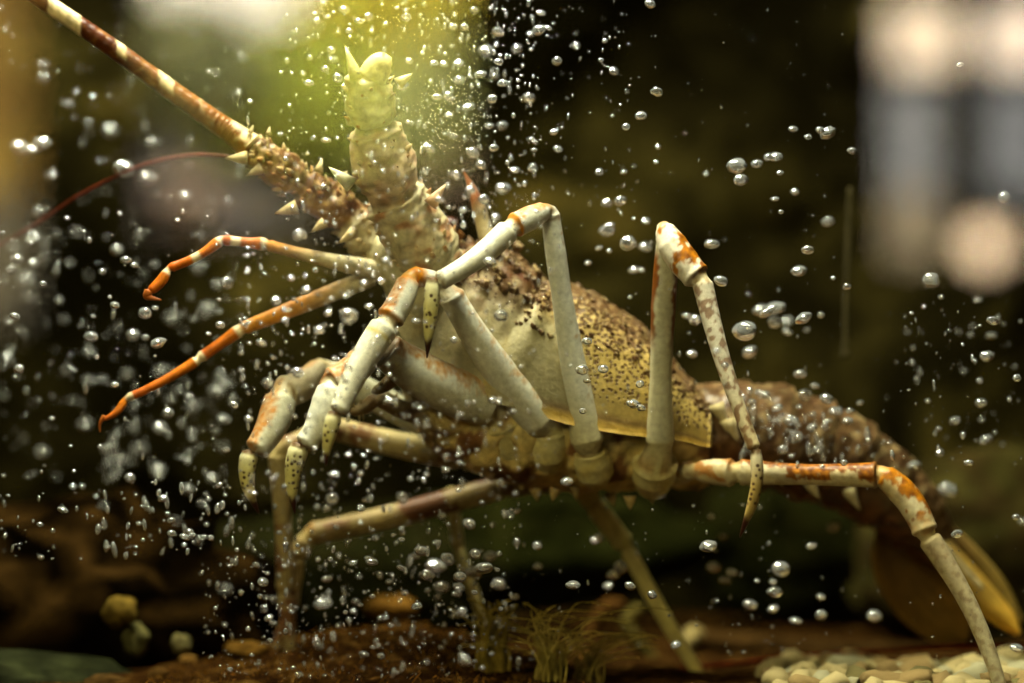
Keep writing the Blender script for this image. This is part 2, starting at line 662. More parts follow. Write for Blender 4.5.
rock('boulder', 40, 622, 0.09, 0.090, 0.050, 0.045, (0.0008, 0.0005, 0.0002), 'large dark brown boulder at the lower left with a smooth ridge', col2=(0.016, 0.008, 0.002), fs=8.0, seed=1.3, amp=0.22)
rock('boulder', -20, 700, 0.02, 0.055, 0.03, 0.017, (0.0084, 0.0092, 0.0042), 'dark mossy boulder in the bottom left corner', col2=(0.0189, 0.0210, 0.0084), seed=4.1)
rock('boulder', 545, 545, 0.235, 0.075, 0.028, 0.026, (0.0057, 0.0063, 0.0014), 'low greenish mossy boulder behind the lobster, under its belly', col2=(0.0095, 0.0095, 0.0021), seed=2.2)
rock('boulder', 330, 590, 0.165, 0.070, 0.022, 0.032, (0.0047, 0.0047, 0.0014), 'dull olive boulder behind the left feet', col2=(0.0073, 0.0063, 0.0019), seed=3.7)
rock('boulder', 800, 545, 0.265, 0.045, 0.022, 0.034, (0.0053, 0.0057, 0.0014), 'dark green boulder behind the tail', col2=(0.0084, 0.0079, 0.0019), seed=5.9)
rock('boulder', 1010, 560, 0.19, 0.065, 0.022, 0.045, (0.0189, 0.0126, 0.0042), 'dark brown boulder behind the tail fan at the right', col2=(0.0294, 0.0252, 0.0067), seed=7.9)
for (px, py, Y, rx, rz, c, lab) in (
        (120, 612, 0.030, .0062, .0058, (0.30, 0.19, 0.035), 'rounded ochre pebble lying on the big dark boulder'),
        (136, 640, 0.034, .0050, .0060, (0.24, 0.21, 0.075), 'pale olive pebble just below the ochre one on the boulder'),
        (181, 644, 0.045, .0037, .0038, (0.30, 0.25, 0.10), 'small yellowish pebble at the right foot of the boulder'),
        (188, 661, 0.040, .0036, .0024, (0.33, 0.17, 0.04), 'small flat orange pebble in front of the yellowish one'),
        (158, 675, 0.010, .0034, .0030, (0.20, 0.10, 0.025), 'little brown pebble near the bottom edge at the left'),
        (105, 684, 0.000, .0075, .0035, (0.16, 0.085, 0.025), 'flat brown pebble at the bottom edge under the boulder'),
        (246, 650, 0.035, .0085, .0034, (0.24, 0.12, 0.022), 'flat orange-brown pebble on the sand below the left claws'),
        (392, 607, 0.115, .0100, .0045, (0.30, 0.14, 0.025), 'oblong orange stone lying blurred behind the front feet'),
        (205, 590, 0.090, .0070, .0060, (0.13, 0.06, 0.012), 'rusty brown stone at the right end of the boulder ridge')):
    rock('stone', px, py, Y, rx, rx * 0.8, rz, tuple(x * .34 for x in c), lab, 'stone', sub=3, amp=0.25, col2=tuple(x * 0.16 for x in c), seed=px * 0.1)

# gravel bed at the lower right
PEB = []
for s in range(6):
    vs, fs_ = ICO[2]
    mm = M()
    mm.add([v * (1 + 0.42 * noise.noise(v * 1.5 + Vector((s * 7.1, 0, 0))) + 0.22 * noise.noise(v * 3.0 + Vector((0, s * 3.3, 0)))) for v in vs], fs_, (1, 1, 1))
    PEB.append(mm)
PCOL = [('cream', (0.38, 0.30, 0.14)), ('tan', (0.25, 0.17, 0.07)), ('pale grey', (0.31, 0.28, 0.165)), ('olive', (0.14, 0.115, 0.045))]
PMESH = {}
for ci, (nm, c) in enumerate(PCOL):
    for s in range(6):
        mm = M()
        mm.add(PEB[s].v, PEB[s].f, c)
        PMESH[ci, s] = mm.mesh('pebble', MAT_STONE)
ORD = ['first', 'second', 'third', 'fourth', 'fifth', 'sixth', 'seventh', 'eighth', 'ninth', 'tenth', 'eleventh', 'twelfth', 'thirteenth', 'fourteenth', 'fifteenth', 'sixteenth', 'seventeenth', 'eighteenth', 'nineteenth', 'twentieth', 'twenty-first', 'twenty-second', 'twenty-third', 'twenty-fourth', 'twenty-fifth', 'twenty-sixth']


def pix(p):
    d = Vector(p) - CAM
    c, s = math.cos(PITCH), math.sin(PITCH)
    zc, yc = d.y * c + d.z * s, -d.y * s + d.z * c
    return 512 + FPX * d.x / zc, 341.5 - FPX * yc / zc


row = 0
for j in range(10):
    k = 0
    for i in range(26):
        x = 0.062 + i * 0.0093 + random.uniform(-.0025, .0025) + (j % 2) * .0045
        y = -0.046 + j * 0.0098 + random.uniform(-.0025, .0025)
        ci = random.choices((0, 1, 2, 3), (5, 3, 3, 1))[0]
        r = random.uniform(0.0032, 0.0058)
        z = bed(x, y) + r * 0.42
        u, v = pix((x, y, z + r))
        if u < 768 + 14 * math.sin(j * 1.7) or u > 1110 or v > 700: continue
        o = bpy.data.objects.new('pebble', PMESH[ci, random.randrange(6)])
        COL.objects.link(o)
        o.scale = (r * random.uniform(0.9, 1.5), r * random.uniform(0.8, 1.2), r * random.uniform(0.6, 0.9))
        o.rotation_euler = (random.uniform(-.4, .4), random.uniform(-.4, .4), random.uniform(0, 6.28))
        o.location = (x, y, z)
        setp(o, '%s pebble, %s from the left in the %s gravel row' % (PCOL[ci][0], ORD[k], 'nearest' if row == 0 else ORD[row]), 'pebble', 'gravel pebbles under the tail')
        k += 1
    row += k > 0


def strand(name, ctrl, r, col, label, cat, mat=MAT_WEED, col2=None, parent=None, nseg=8):
    P = catmull([(*at(a, b, Y), rr) for (a, b, Y), rr in zip(ctrl, r)], 8)
    pts = [Vector(p[:3]) for p in P]
    m = M()
    n = len(pts)
    m.add(*loft(pts, [pxm(p[3], 0.0) for p in P], lambda i, n_, p: mix(col, col2 or col, i / n), nseg))
    o = m.obj(name, mat, parent, loc=None if parent else pts[0])
    return setp(o, label, cat) if not parent else o


strand('fallen_antenna', ((640, 676, .045), (720, 665, .045), (810, 656, .045), (910, 649, .045), (1040, 645, .045)), (2.4, 2.6, 2.6, 2.5, 2.2), (0.10, 0.014, 0.004), 'thin dark red whisker lying along the back of the gravel', 'antenna')
strand('hanging_strand', ((850, 188, .06), (848, 240, .06), (846, 300, .06), (845, 340, .06), (845, 356, .06)), (2.2, 2.8, 2.6, 2.4, 4.6), (0.05, 0.04, 0.018), 'thin tan strand hanging in the dark water above the tail', 'strand')
t = root('driftwood_stick', at(690, 645, .13), 'brown driftwood stick with a pale broken end behind the gravel', 'stick')
strand('bark', ((694, 638, .13), (740, 645, .13), (820, 652, .135), (930, 660, .14), (1010, 668, .14)), (13, 15, 17, 16, 12), (0.028, 0.014, 0.004), None, None, MAT_ROCK, (0.02, 0.010, 0.003), t, 12)
o = strand('broken_end', ((700, 636, .128), (693, 634, .126), (688, 642, .124), (686, 654, .124)), (8, 10, 9, 5), (0.20, 0.15, 0.06), None, None, MAT_ROCK, None, t, 10)
o['label'] = 'pale broken end of the stick'
strand('bent_twig', ((588, 668, .12), (592, 630, .12), (606, 607, .12), (624, 604, .12)), (7, 8, 8, 5), (0.06, 0.026, 0.006), 'short bent rusty twig behind the algae tuft', 'twig', MAT_ROCK)
strand('bent_twig', ((640, 607, .11), (628, 622, .11), (640, 645, .11), (668, 675, .11)), (7, 8, 8, 6), (0.06, 0.045, 0.011), 'crooked olive twig between the rusty twig and the thin back leg', 'twig', MAT_ROCK)


def tuft(px, py, Y, n, hh, spread, col, label, wob=1.0, r=0.00042):
    c = at(px, py, Y)
    m = M()
    for _ in range(n):
        a, s = random.uniform(0, 6.28), random.uniform(0, 1)
        bx, by = c.x + math.cos(a) * spread * s * .5, c.y + math.sin(a) * spread * s * .35
        lean = random.uniform(-1, 1) * spread * wob
        h = hh * random.uniform(.5, 1.15)
        z0 = bed(bx, by) - .001
        pts, k1, k2 = [], random.uniform(0, 6), random.uniform(.002, .005) * (1 if wob < 1 else 2.0)
        for i in range(11):
            q = i / 10
            pts.append(Vector((bx + lean * q * q * 1.2 + k2 * math.sin(k1 + q * 5) * q, by + random.uniform(-.0006, .0006) + .004 * q * math.sin(k1), z0 + h * math.sin(q * 1.9 if wob > 1 else q * 1.5))))
        k = random.uniform(.6, 1.3)
        m.add(*loft(pts, [r * (1 - .6 * i / 10) for i in range(11)], lambda i, n_, p: tuple(x * k for x in col), 5, cap=False))
    o = m.obj('algae_tuft', MAT_WEED, loc=(c.x, c.y, bed(c.x, c.y)))
    return setp(o, label, 'algae', kind='stuff')


tuft(492, 690, .0, 34, .023, .012, (0.26, 0.18, 0.028), 'upright tuft of flat olive-brown algae blades below the feet', .6, .0007)
tuft(548, 690, -.01, 46, .024, .013, (0.34, 0.25, 0.05), 'curly tangle of thin yellowish algae threads at the bottom centre', 2.2, .00036)
tuft(590, 690, .0, 26, .016, .012, (0.28, 0.20, 0.045), 'low sprawling tuft of yellowish algae threads right of the tangle', 1.8, .0004)
m = M()
for _ in range(1500):
    x, y = random.uniform(-.125, .03), random.uniform(-.06, .10)
    z = bed(x, y)
    d = Vector((random.uniform(-1, 1), random.uniform(-.6, .6), random.uniform(.2, .9))) * random.uniform(.0015, .0045)
    p = Vector((x, y, z - .0005))
    w = Vector((random.uniform(-1, 1), 0, random.uniform(-.3, .3))).normalized() * .00035
    k = random.uniform(.4, 1.3)
    m.add([p - w, p + w, p + d * .6 + w * .7 + Vector((0, 0, .0006)), p + d], [(0, 1, 2), (0, 2, 3)], (0.14 * k, 0.062 * k, 0.010 * k))
setp(m.obj('algae_fuzz', MAT_WEED), 'short rusty brown algae fuzz carpeting the sand mound', 'algae', kind='stuff')

# ------------------------------------------------------------------ the lobster
LOB = root('spiny_lobster', (0.02, 0.0, 0.0), 'pale spiny lobster rearing up in the tank with one banded antenna raised', 'lobster')
CREAM = (0.60, 0.59, 0.48)
GREYCREAM = (0.46, 0.43, 0.27)
ORANGE = (0.40, 0.140, 0.005)
RUST = (0.14, 0.040, 0.003)
YEL = (0.62, 0.54, 0.19)
DARKTIP = (0.035, 0.010, 0.005)
GOLD = (0.42, 0.30, 0.085)
BROWN = (0.13, 0.055, 0.018)


def segs_path(segs):
    """segs: list of (p0, p1, radii, bow) -> dense points, radii, (seg, t)"""
    pts, rad, tag = [], [], []
    for si, (a, b2, rr, bow) in enumerate(segs):
        A, B = at(*a), at(*b2)
        d = B - A
        nperp = Vector((-d.z, 0, d.x)).normalized()
        n = max(9, int(d.length / 0.00055))
        for i in range(n + 1):
            t = i / n
            p = A + d * t + nperp * (bow * 0.000335 * math.sin(PI * t))
            r = interp(np.linspace(0, 1, len(rr)), rr, t) * 0.000335
            # collar at the joints
            e0, e1 = t * d.length / 0.000335, (1 - t) * d.length / 0.000335
            if si > 0: r *= 1 - (0.30 if si > 1 else 0.16) * math.exp(-(e0 / 2.2) ** 2)
            r *= 1 + 0.07 * math.exp(-((e1 - 3.5) / 2.5) ** 2)
            if e1 < 2.0: r *= 0.80 + 0.10 * e1
            if si == len(segs) - 1 and e1 < 5.0: r *= math.sqrt(max(.15, 1 - .75 * (1 - e1 / 5.0) ** 2))
            pts.append(p)
            rad.append(r)
            tag.append((si, t))
    return pts, rad, tag


def leg(segs, claw, colf, label=None, clawcol=YEL, spines=0, name='walking_leg', nseg=36, flat=0.92):
    pts, rad, tag = segs_path(segs)
    m = M()
    
    def shade(i, n_, p):
        si, t = tag[i]
        c = colf(si, t, n_, p)
        # brown rim at the far end of each segment, yellowish skin in the joint
        c = mix(c, (0.20, 0.095, 0.020), .75 * sst(.955, .985, t + .012 * vnoise(p, 600)) * sst(-.25, .2, vnoise(p, 350)))
        return mix(c, (0.40, 0.31, 0.12), .5 * sst(.045, .0, t) * (si > 0))
    m.add(*loft(pts, rad, shade, nseg, flat))
    o = m.obj(name, MAT_LEG, LOB, loc=pts[0])
    if label: o['label'] = label
    if claw:
        ctrl, rr = claw
        P = catmull([(*at(*q), r) for q, r in zip(ctrl, rr)], 9)
        cp = [Vector(p[:3]) for p in P]
        n = len(cp)
        cm = M()

        def cc(i, n_, p):
            t = i / (n - 1)
            c = mix(mix(clawcol, CREAM, .45), clawcol, sst(0, .45, t))
            c = mix((0.10, 0.05, 0.015), c, sst(.02, .07, t + .02 * vnoise(p, 900)))
            c = mix(c, DARKTIP, sst(0.70, 0.82, t + 0.05 * vnoise(p, 700)))
            return (*c, 0.75 if 0.12 < t < 0.7 and n_.y < 0.3 else 0.0)
        cm.add(*loft(cp, [max(p[3], .5) * 0.000335 * (.78 + .22 * sst(0, .14, i / (n - 1))) for i, p in enumerate(P)], cc, 14))
        co = cm.obj('claw_tip', MAT_TIP, o)
        co['label'] = 'yellow claw tip with a dark point'
    return o


def sd(dx, dy):
    """outward direction in the frame (pixels) as a world vector"""
    return Vector((dx, 0, -dy)).normalized()


def stripe(c, n_, d, p, col, th=0.80, w=0.12, ns=420, amt=0.22):
    d = (d + Vector((0, -.75, 0))).normalized()
    f = sst(th - w, th + w, n_.dot(d) + amt * vnoise(p, ns) + .16 * vnoise(p, 1100)) * (.75 + .5 * vnoise(p, 800))
    return mix(c, col, f)


# near legs ---------------------------------------------------------
def col_A(s, t, n_, p):
    c = mix(CREAM, GREYCREAM, 0.25 + 0.35 * vnoise(p, 90))
    if s == 0: c = mix((0.50, 0.43, 0.20), (0.46, 0.36, 0.12), 0.5 + 0.8 * vnoise(p, 200))
    if s == 1:
        c = mix(mix(GREYCREAM, GOLD, 0.25), c, sst(0.05, 0.3, t))
        f = sst(0.25, 0.5, vnoise(p, 520)) * sst(0.1, 0.6, n_.dot(sd(1, -.3))) * 0.7
        c = mix(c, (0.36, 0.22, 0.08), f * sst(.1, .3, t))
    if s == 2:
        c = stripe(c, n_, sd(-.4, -1), p, ORANGE, 0.72)
        c = mix(c, ORANGE, sst(0.90, 0.95, t))
        c = mix(c, RUST, sst(0.0, 0.06, 0.06 - t))
    if s == 3: c = mix((0.66, 0.62, 0.45), c, 0.3)
    return c


leg([((598, 486, -.012), (590, 448, -.022), (9, 19, 20, 15), 0),
     ((588, 444, -.024), (550, 212, -.040), (17.5, 14.5, 13, 11.5, 10.3, 10.5, 9), 2),
     ((546, 210, -.042), (514, 226, -.048), (10, 13.5, 13), 0),
     ((510, 229, -.049), (438, 282, -.058), (13.5, 12.5, 11, 10), 4)],
    (((433, 279, -.058), (431, 305, -.058), (429, 330, -.057), (427, 358, -.056)), (7.5, 7.5, 5.5, 0.6)), col_A,
    'cream leg raised highest, bent over in front of the horns')


def col_B(s, t, n_, p):
    c = mix(CREAM, GREYCREAM, 0.25 + 0.35 * vnoise(p, 90))
    if s == 0: c = mix((0.50, 0.43, 0.20), (0.46, 0.36, 0.12), 0.4 + 0.8 * vnoise(p, 220))
    if s == 1:
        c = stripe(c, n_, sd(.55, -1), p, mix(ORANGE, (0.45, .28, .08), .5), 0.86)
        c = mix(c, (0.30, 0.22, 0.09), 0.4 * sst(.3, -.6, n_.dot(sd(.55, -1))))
    if s == 2:
        c = stripe(c, n_, sd(-1, -.45), p, ORANGE, 0.62)
        c = mix(c, ORANGE, sst(0.86, 1.0, t) * 0.8)
        c = mix(c, ORANGE, sst(0.22, 0.0, t))
    if s == 3:
        c = mix((0.66, 0.62, 0.45), c, 0.3)
        c = mix(c, (0.5, 0.38, 0.06), 0.8 * math.exp(-((t - .14) / .025) ** 2))
    return c


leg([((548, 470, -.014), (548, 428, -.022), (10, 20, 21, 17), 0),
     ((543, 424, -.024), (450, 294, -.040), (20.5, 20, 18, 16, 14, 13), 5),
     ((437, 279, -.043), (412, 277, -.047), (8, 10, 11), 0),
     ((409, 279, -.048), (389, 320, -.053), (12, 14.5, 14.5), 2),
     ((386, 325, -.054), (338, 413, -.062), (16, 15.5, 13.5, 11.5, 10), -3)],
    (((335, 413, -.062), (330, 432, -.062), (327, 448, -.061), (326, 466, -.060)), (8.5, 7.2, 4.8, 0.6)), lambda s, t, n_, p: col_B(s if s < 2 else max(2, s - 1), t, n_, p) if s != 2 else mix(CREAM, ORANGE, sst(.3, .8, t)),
    'cream leg with an orange-striped wrist, hanging down in front')


def col_C(s, t, n_, p):
    c = mix(CREAM, GREYCREAM, 0.35 + 0.35 * vnoise(p, 80))
    if s == 0: c = mix((0.50, 0.43, 0.20), (0.46, 0.36, 0.12), 0.4 + 0.8 * vnoise(p, 220))
    if s == 1:
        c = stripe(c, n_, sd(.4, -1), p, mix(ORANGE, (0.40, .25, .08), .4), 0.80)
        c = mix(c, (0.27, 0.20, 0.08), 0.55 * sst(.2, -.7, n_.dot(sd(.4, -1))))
    if s == 2:
        c = stripe(c, n_, sd(-.7, -1), p, ORANGE, 0.62)
        c = mix(c, RUST, sst(0.90, 1.0, t) * 0.8)
    return c


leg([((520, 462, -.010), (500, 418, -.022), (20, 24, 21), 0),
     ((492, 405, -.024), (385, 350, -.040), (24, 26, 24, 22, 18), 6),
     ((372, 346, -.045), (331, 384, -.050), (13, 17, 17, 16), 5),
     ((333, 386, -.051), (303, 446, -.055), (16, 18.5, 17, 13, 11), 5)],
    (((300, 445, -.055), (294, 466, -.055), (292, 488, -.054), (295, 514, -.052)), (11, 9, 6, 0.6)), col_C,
    'thick cream leg reaching forward, tip in front of the feet')


def col_E(s, t, n_, p):
    c = mix(GREYCREAM, CREAM, 0.35 + 0.35 * vnoise(p, 90))
    if s == 0: c = mix((0.50, 0.43, 0.20), (0.46, 0.36, 0.12), 0.4 + 0.8 * vnoise(p, 220))
    if s == 1:
        c = mix(c, (0.34, 0.28, 0.12), 0.5)
        side = max(n_.dot(sd(-1, -.2)), n_.dot(sd(1, -.1)) * 0.92)
        f = sst(.48, .72, side + .22 * vnoise(p, 160) + .2 * vnoise(p, 500)) * sst(.42, .58, t) * sst(.97, .88, t)
        c = mix(c, RUST, f)
    if s == 2:
        f = sst(-.12, .2, vnoise(p, 230) + .55 * vnoise(p, 620) + .45 * (n_.dot(sd(.6, -1)) - .15))
        c = mix((0.62, 0.55, 0.40), mix(RUST, ORANGE, .5 + vnoise(p, 500)), f)
    if s == 3:
        c = mix((0.58, 0.52, 0.38), GOLD, sst(.3, 1, t) * .6)
        c = mix(c, RUST, sst(.02, .2, vnoise(p, 480)) * .75)
    return c


def col_Ecl(x): return x


leg([((652, 488, -.006), (655, 462, -.018), (16, 23, 22), 0),
     ((660, 445, -.022), (668, 236, -.036), (15, 12.5, 11, 11.5, 12.5, 12.5, 11), 2),
     ((663, 226, -.040), (698, 278, -.046), (9, 15, 15.5, 13.5), -3),
     ((702, 281, -.047), (755, 450, -.056), (10.5, 9.3, 8, 7, 6.5), -4)],
    (((756, 450, -.056), (757, 480, -.057), (751, 508, -.056), (740, 537, -.053)), (6.5, 6, 4.8, 0.8)), col_E,
    'pale leg standing upright at the rear, rust-spotted wrist bent back', clawcol=(0.36, 0.25, 0.07))


def col_F(s, t, n_, p):
    c = mix((0.52, 0.45, 0.28), (0.40, 0.29, 0.12), 0.45 + 0.6 * vnoise(p, 90) + .4 * vnoise(p, 500))
    up = n_.dot(sd(.1, -1))
    if s in (0, 1):
        f = sst(.0, .3, vnoise(p, 190, 2) + .4 * vnoise(p, 600) + .4 * up - .05)
        c = mix(c, mix(ORANGE, RUST, .4), f * .85)
    if s == 2:
        hf = .5 * vnoise(p, 420, 1) + .45 * vnoise(p, 900)
        band = sst(.33, .38, t) * sst(.70, .64, t) + sst(.84, .9, t)
        f = sst(.35, .6, max(up * .9 - .05 + .25 * sst(.3, .6, t), band * .75 * sst(-.9, -.3, up)) + .7 * hf)
        c = mix(c, mix(RUST, ORANGE, .15 + 1.2 * vnoise(p, 600)), f)
    if s == 3:
        f = sst(-.02, .2, vnoise(p, 230, 3) + .5 * vnoise(p, 700) + .4 * n_.dot(sd(1, -.8)) + .22)
        c = mix(c, mix(RUST, ORANGE, .5 + vnoise(p, 400)), f * sst(1, .7, t))
    if s == 4:
        c = mix((0.42, 0.33, 0.18), (0.48, 0.42, 0.24), t)
        c = mix(c, (.2, .12, .05), .5 * sst(.0, .3, vnoise(p, 500)))
    return c


leg([((672, 476, .0), (692, 470, -.014), (12, 12, 9), 0),
     ((697, 471, -.016), (733, 473, -.022), (10.5, 13.5, 14), 0),
     ((738, 472, -.023), (878, 475, -.034), (14, 11.5, 10.5, 11.5, 13), -1),
     ((882, 474, -.035), (926, 533, -.040), (12, 14.5, 14, 12.5), 6),
     ((928, 537, -.040), (1004, 698, -.046), (12, 10.5, 9.3, 8.5, 7.5, 6), 8)],
    None, col_F, 'rust-banded rear leg reaching right and down to the gravel')


# far legs ----------------------------------------------------------
def col_D(s, t, n_, p):
    c = mix(GREYCREAM, CREAM, 0.4 + 0.3 * vnoise(p, 90))
    if s >= 1:
        c = stripe(c, n_, sd(-.9, -.6), p, ORANGE, 0.70)
    if s == 1: c = mix(c, (.33, .22, .10), .5)
    return c


leg([((440, 432, .012), (330, 372, .0), (14, 15, 14), 0),
     ((318, 368, -.004), (283, 393, -.020), (12, 17, 17), 5),
     ((281, 397, -.022), (255, 452, -.030), (18, 18.5, 16, 13), 4)],
    (((250, 452, -.030), (247, 470, -.030), (249, 490, -.029), (259, 514, -.027)), (10, 8.5, 6, 0.6)), col_D,
    'cream leg farthest forward, its claw tip leftmost')


def col_far(base, spot):
    def f(s, t, n_, p):
        c = mix(base, (0.34, 0.25, 0.11), .4 + .4 * vnoise(p, 110))
        return mix(c, spot, sst(.05, .40, vnoise(p, 75, 9) + .35 * vnoise(p, 330) + .2 * vnoise(p, 800)) * .85)
    return f


leg([((520, 462, .012), (465, 456, .018), (14, 14), 0),
     ((462, 455, .018), (330, 427, .016), (15, 14, 13, 12), 3),
     ((322, 427, .016), (284, 448, .012), (12, 13, 12), 4),
     ((278, 452, .012), (284, 590, .028), (11, 10, 9, 9, 8), 2),
     ((284, 594, .028), (290, 652, .030), (8.5, 8, 7, 5), 2)],
    None, col_far((0.36, 0.29, 0.13), (0.12, 0.035, 0.010)), 'dull tan far leg standing straight down on the sand')
leg([((560, 480, .02), (505, 486, .026), (13, 12), 0),
     ((502, 487, .027), (312, 534, .030), (13, 13, 12, 12), 2),
     ((306, 538, .030), (298, 556, .031), (11, 10), 0),
     ((297, 558, .031), (291, 606, .033), (9, 8.5, 8), 0),
     ((291, 609, .033), (276, 650, .034), (7.5, 7, 5), 0)],
    None, col_far((0.20, 0.135, 0.042), (0.09, 0.020, 0.006)), 'tan far leg with dark red blotches, slanting to the sand')
leg([((451, 490, .045), (458, 545, .052), (7, 6.5), 0),
     ((459, 549, .052), (488, 634, .058), (6, 5.5, 5), 0)],
    None, col_far((0.30, 0.25, 0.09), (0.16, 0.08, 0.02)), 'thin blurred far leg dropping behind the bubbles')
leg([((575, 478, .03), (592, 502, .035), (11, 11), 0),
     ((594, 505, .036), (624, 544, .040), (11, 11.5, 11), 0),
     ((627, 549, .040), (700, 676, .045), (8.5, 8.5, 8, 6.5), -2)],
    None, col_far((0.55, 0.46, 0.15), (0.45, 0.36, 0.12)), 'slim olive far leg slanting down right to the bed')

# body: thorax and abdomen in one mesh ------------------------------
BODY = np.array([
    # px, py, Y, half height px, half width m
    (368, 250, -.016, 10, .004), (385, 254, -.014, 26, .012), (410, 285, -.010, 48, .019), (445, 340, -.006, 88, .0235), (500, 382, -.002, 92, .026),
    (560, 412, .002, 78, .027), (620, 430, .006, 60, .0265), (680, 436, .012, 50, .025), (705, 434, .014, 50, .024),
    (722, 432, .016, 50, .024), (765, 441, .022, 56, .024), (810, 455, .028, 56, .0235), (850, 472, .034, 50, .022),
    (890, 500, .041, 43, .020), (920, 530, .046, 33, .017), (940, 556, .050, 20, .012), (948, 568, .051, 8, .005)])
BD = catmull([tuple(r) for r in BODY], 16)
pts = [at(r[0], r[1], r[2]) for r in BD]
nb, nseg = len(BD), 64
vs, fs_, cs = [], [], []
spine_m = M()
SEG_AT = (706, 742, 780, 818, 854, 888, 918)
for i, r in enumerate(BD):
    Tn = (pts[min(nb - 1, i + 1)] - pts[max(0, i - 1)])
    Tn.y = 0
    Tn.normalize()
    up = Vector((-Tn.z, 0, Tn.x)) if Tn.x > 0 else Vector((Tn.z, 0, -Tn.x))
    lean = sst(380, 470, r[0])
    up = (up * lean + Vector((.35, 0, 1)).normalized() * (1 - lean)).normalized()
    up = (up * .4 + Vector((.12, 0, 1)).normalized() * .6).normalized() if r[0] < 690 else up
    ring = 1.0
    seg_phase = 0
    if r[0] > 704:
        for k in range(len(SEG_AT) - 1):
            if SEG_AT[k] <= r[0] < SEG_AT[k + 1]:
                q = (r[0] - SEG_AT[k]) / (SEG_AT[k + 1] - SEG_AT[k])
                ring = 0.95 + 0.12 * q - 0.12 * sst(.92, 1.0, q)
                seg_phase = q
    for k in range(nseg):
        a = 2 * PI * k / nseg
        cz, sy = math.cos(a), math.sin(a)
        h, w = pxm(r[3], r[2]), r[4]
        kz = cz
        if r[0] > 704 and cz < 0: kz = cz * 0.8
        p = pts[i] + up * (h * ring * math.copysign(abs(kz) ** .9, kz)) + Vector((0, 1, 0)) * (w * ring * math.copysign(abs(sy) ** .8, sy))
        nn = (up * cz + Vector((0, sy, 0))).normalized()
        if r[0] < 700:
            p += nn * (.0024 * noise.noise(p * 160) + .0022 * noise.noise(p * 80) + .0008 * noise.noise(p * 400))
            low = sst(.1, -.7, cz)
            c = mix((0.36, 0.29, 0.12), (0.50, 0.36, 0.12), low)
            c = mix(c, (0.10, 0.030, 0.010), sst(.14, .3, vnoise(p, 120, 3)) * .9)
            if r[0] < 470: c = mix((0.36, 0.31, 0.17), c, sst(420, 480, r[0]))
        else:
            p += nn * (.0013 * noise.noise(p * 190) + .0008 * noise.noise(p * 420))
            c = mix((0.085, 0.047, 0.019), (0.08, 0.028, 0.008), sst(.0, -.6, cz))
            c = mix(c, (0.04, 0.018, 0.008), sst(.05, .35, vnoise(p, 260, 7)) * .8)
            c = mix(c, (0.30, 0.22, 0.10), sst(.15, .4, vnoise(p, 200, 5)) * .45 * sst(-.4, .2, cz))
            c = mix(c, (0.28, 0.19, 0.08), .7 * sst(.86, .96, seg_phase) * sst(-.3, .3, cz))
        vs.append(p)
        cs.append(c)
for i in range(nb - 1):
    for k in range(nseg):
        k2 = (k + 1) % nseg
        fs_.append((i * nseg + k, i * nseg + k2, (i + 1) * nseg + k2, (i + 1) * nseg + k))
fs_.append(tuple(range(nseg)))
fs_.append(tuple((nb - 1) * nseg + k for k in range(nseg - 1, -1, -1)))
bm_ = M()
bm_.add(vs, fs_, cs)
# belly spines along the leg bases
for px, py, dx, dy in ((470, 455, -.4, 1), (498, 470, -.2, 1), (520, 482, .2, 1), (536, 492, .1, 1), (556, 492, -.3, 1), (610, 497, .3, 1), (630, 500, 0, 1), (650, 494, .2, 1), (440, 440, -.5, 1), (575, 490, .1, 1)):
    cone(bm_, at(px, py - 4, -.010 + random.uniform(-.006, .006)), sd(dx, dy), .0024, .0052, (0.30, 0.20, 0.07), (0.36, .27, .10))
BODY_O = bm_.obj('body', MAT_BODY, LOB)

# pleura: pointed side plates of the abdomen
for px, py, Y, s in ((716, 410, -.009, 1.0), (727, 425, -.008, 1.1), (770, 470, .000, 1.0), (808, 484, .006, 1.0), (848, 494, .014, 1.0)):
    pm = M()
    cone(pm, at(px, py - 6, Y), sd(.35, 1), .0030 * s, .0085 * s, (0.40, 0.32, 0.15), (0.55, 0.48, 0.30), n=8, bend=Vector((.2, 0, 0)))
    pm.obj('side_plate', MAT_BODY, LOB)

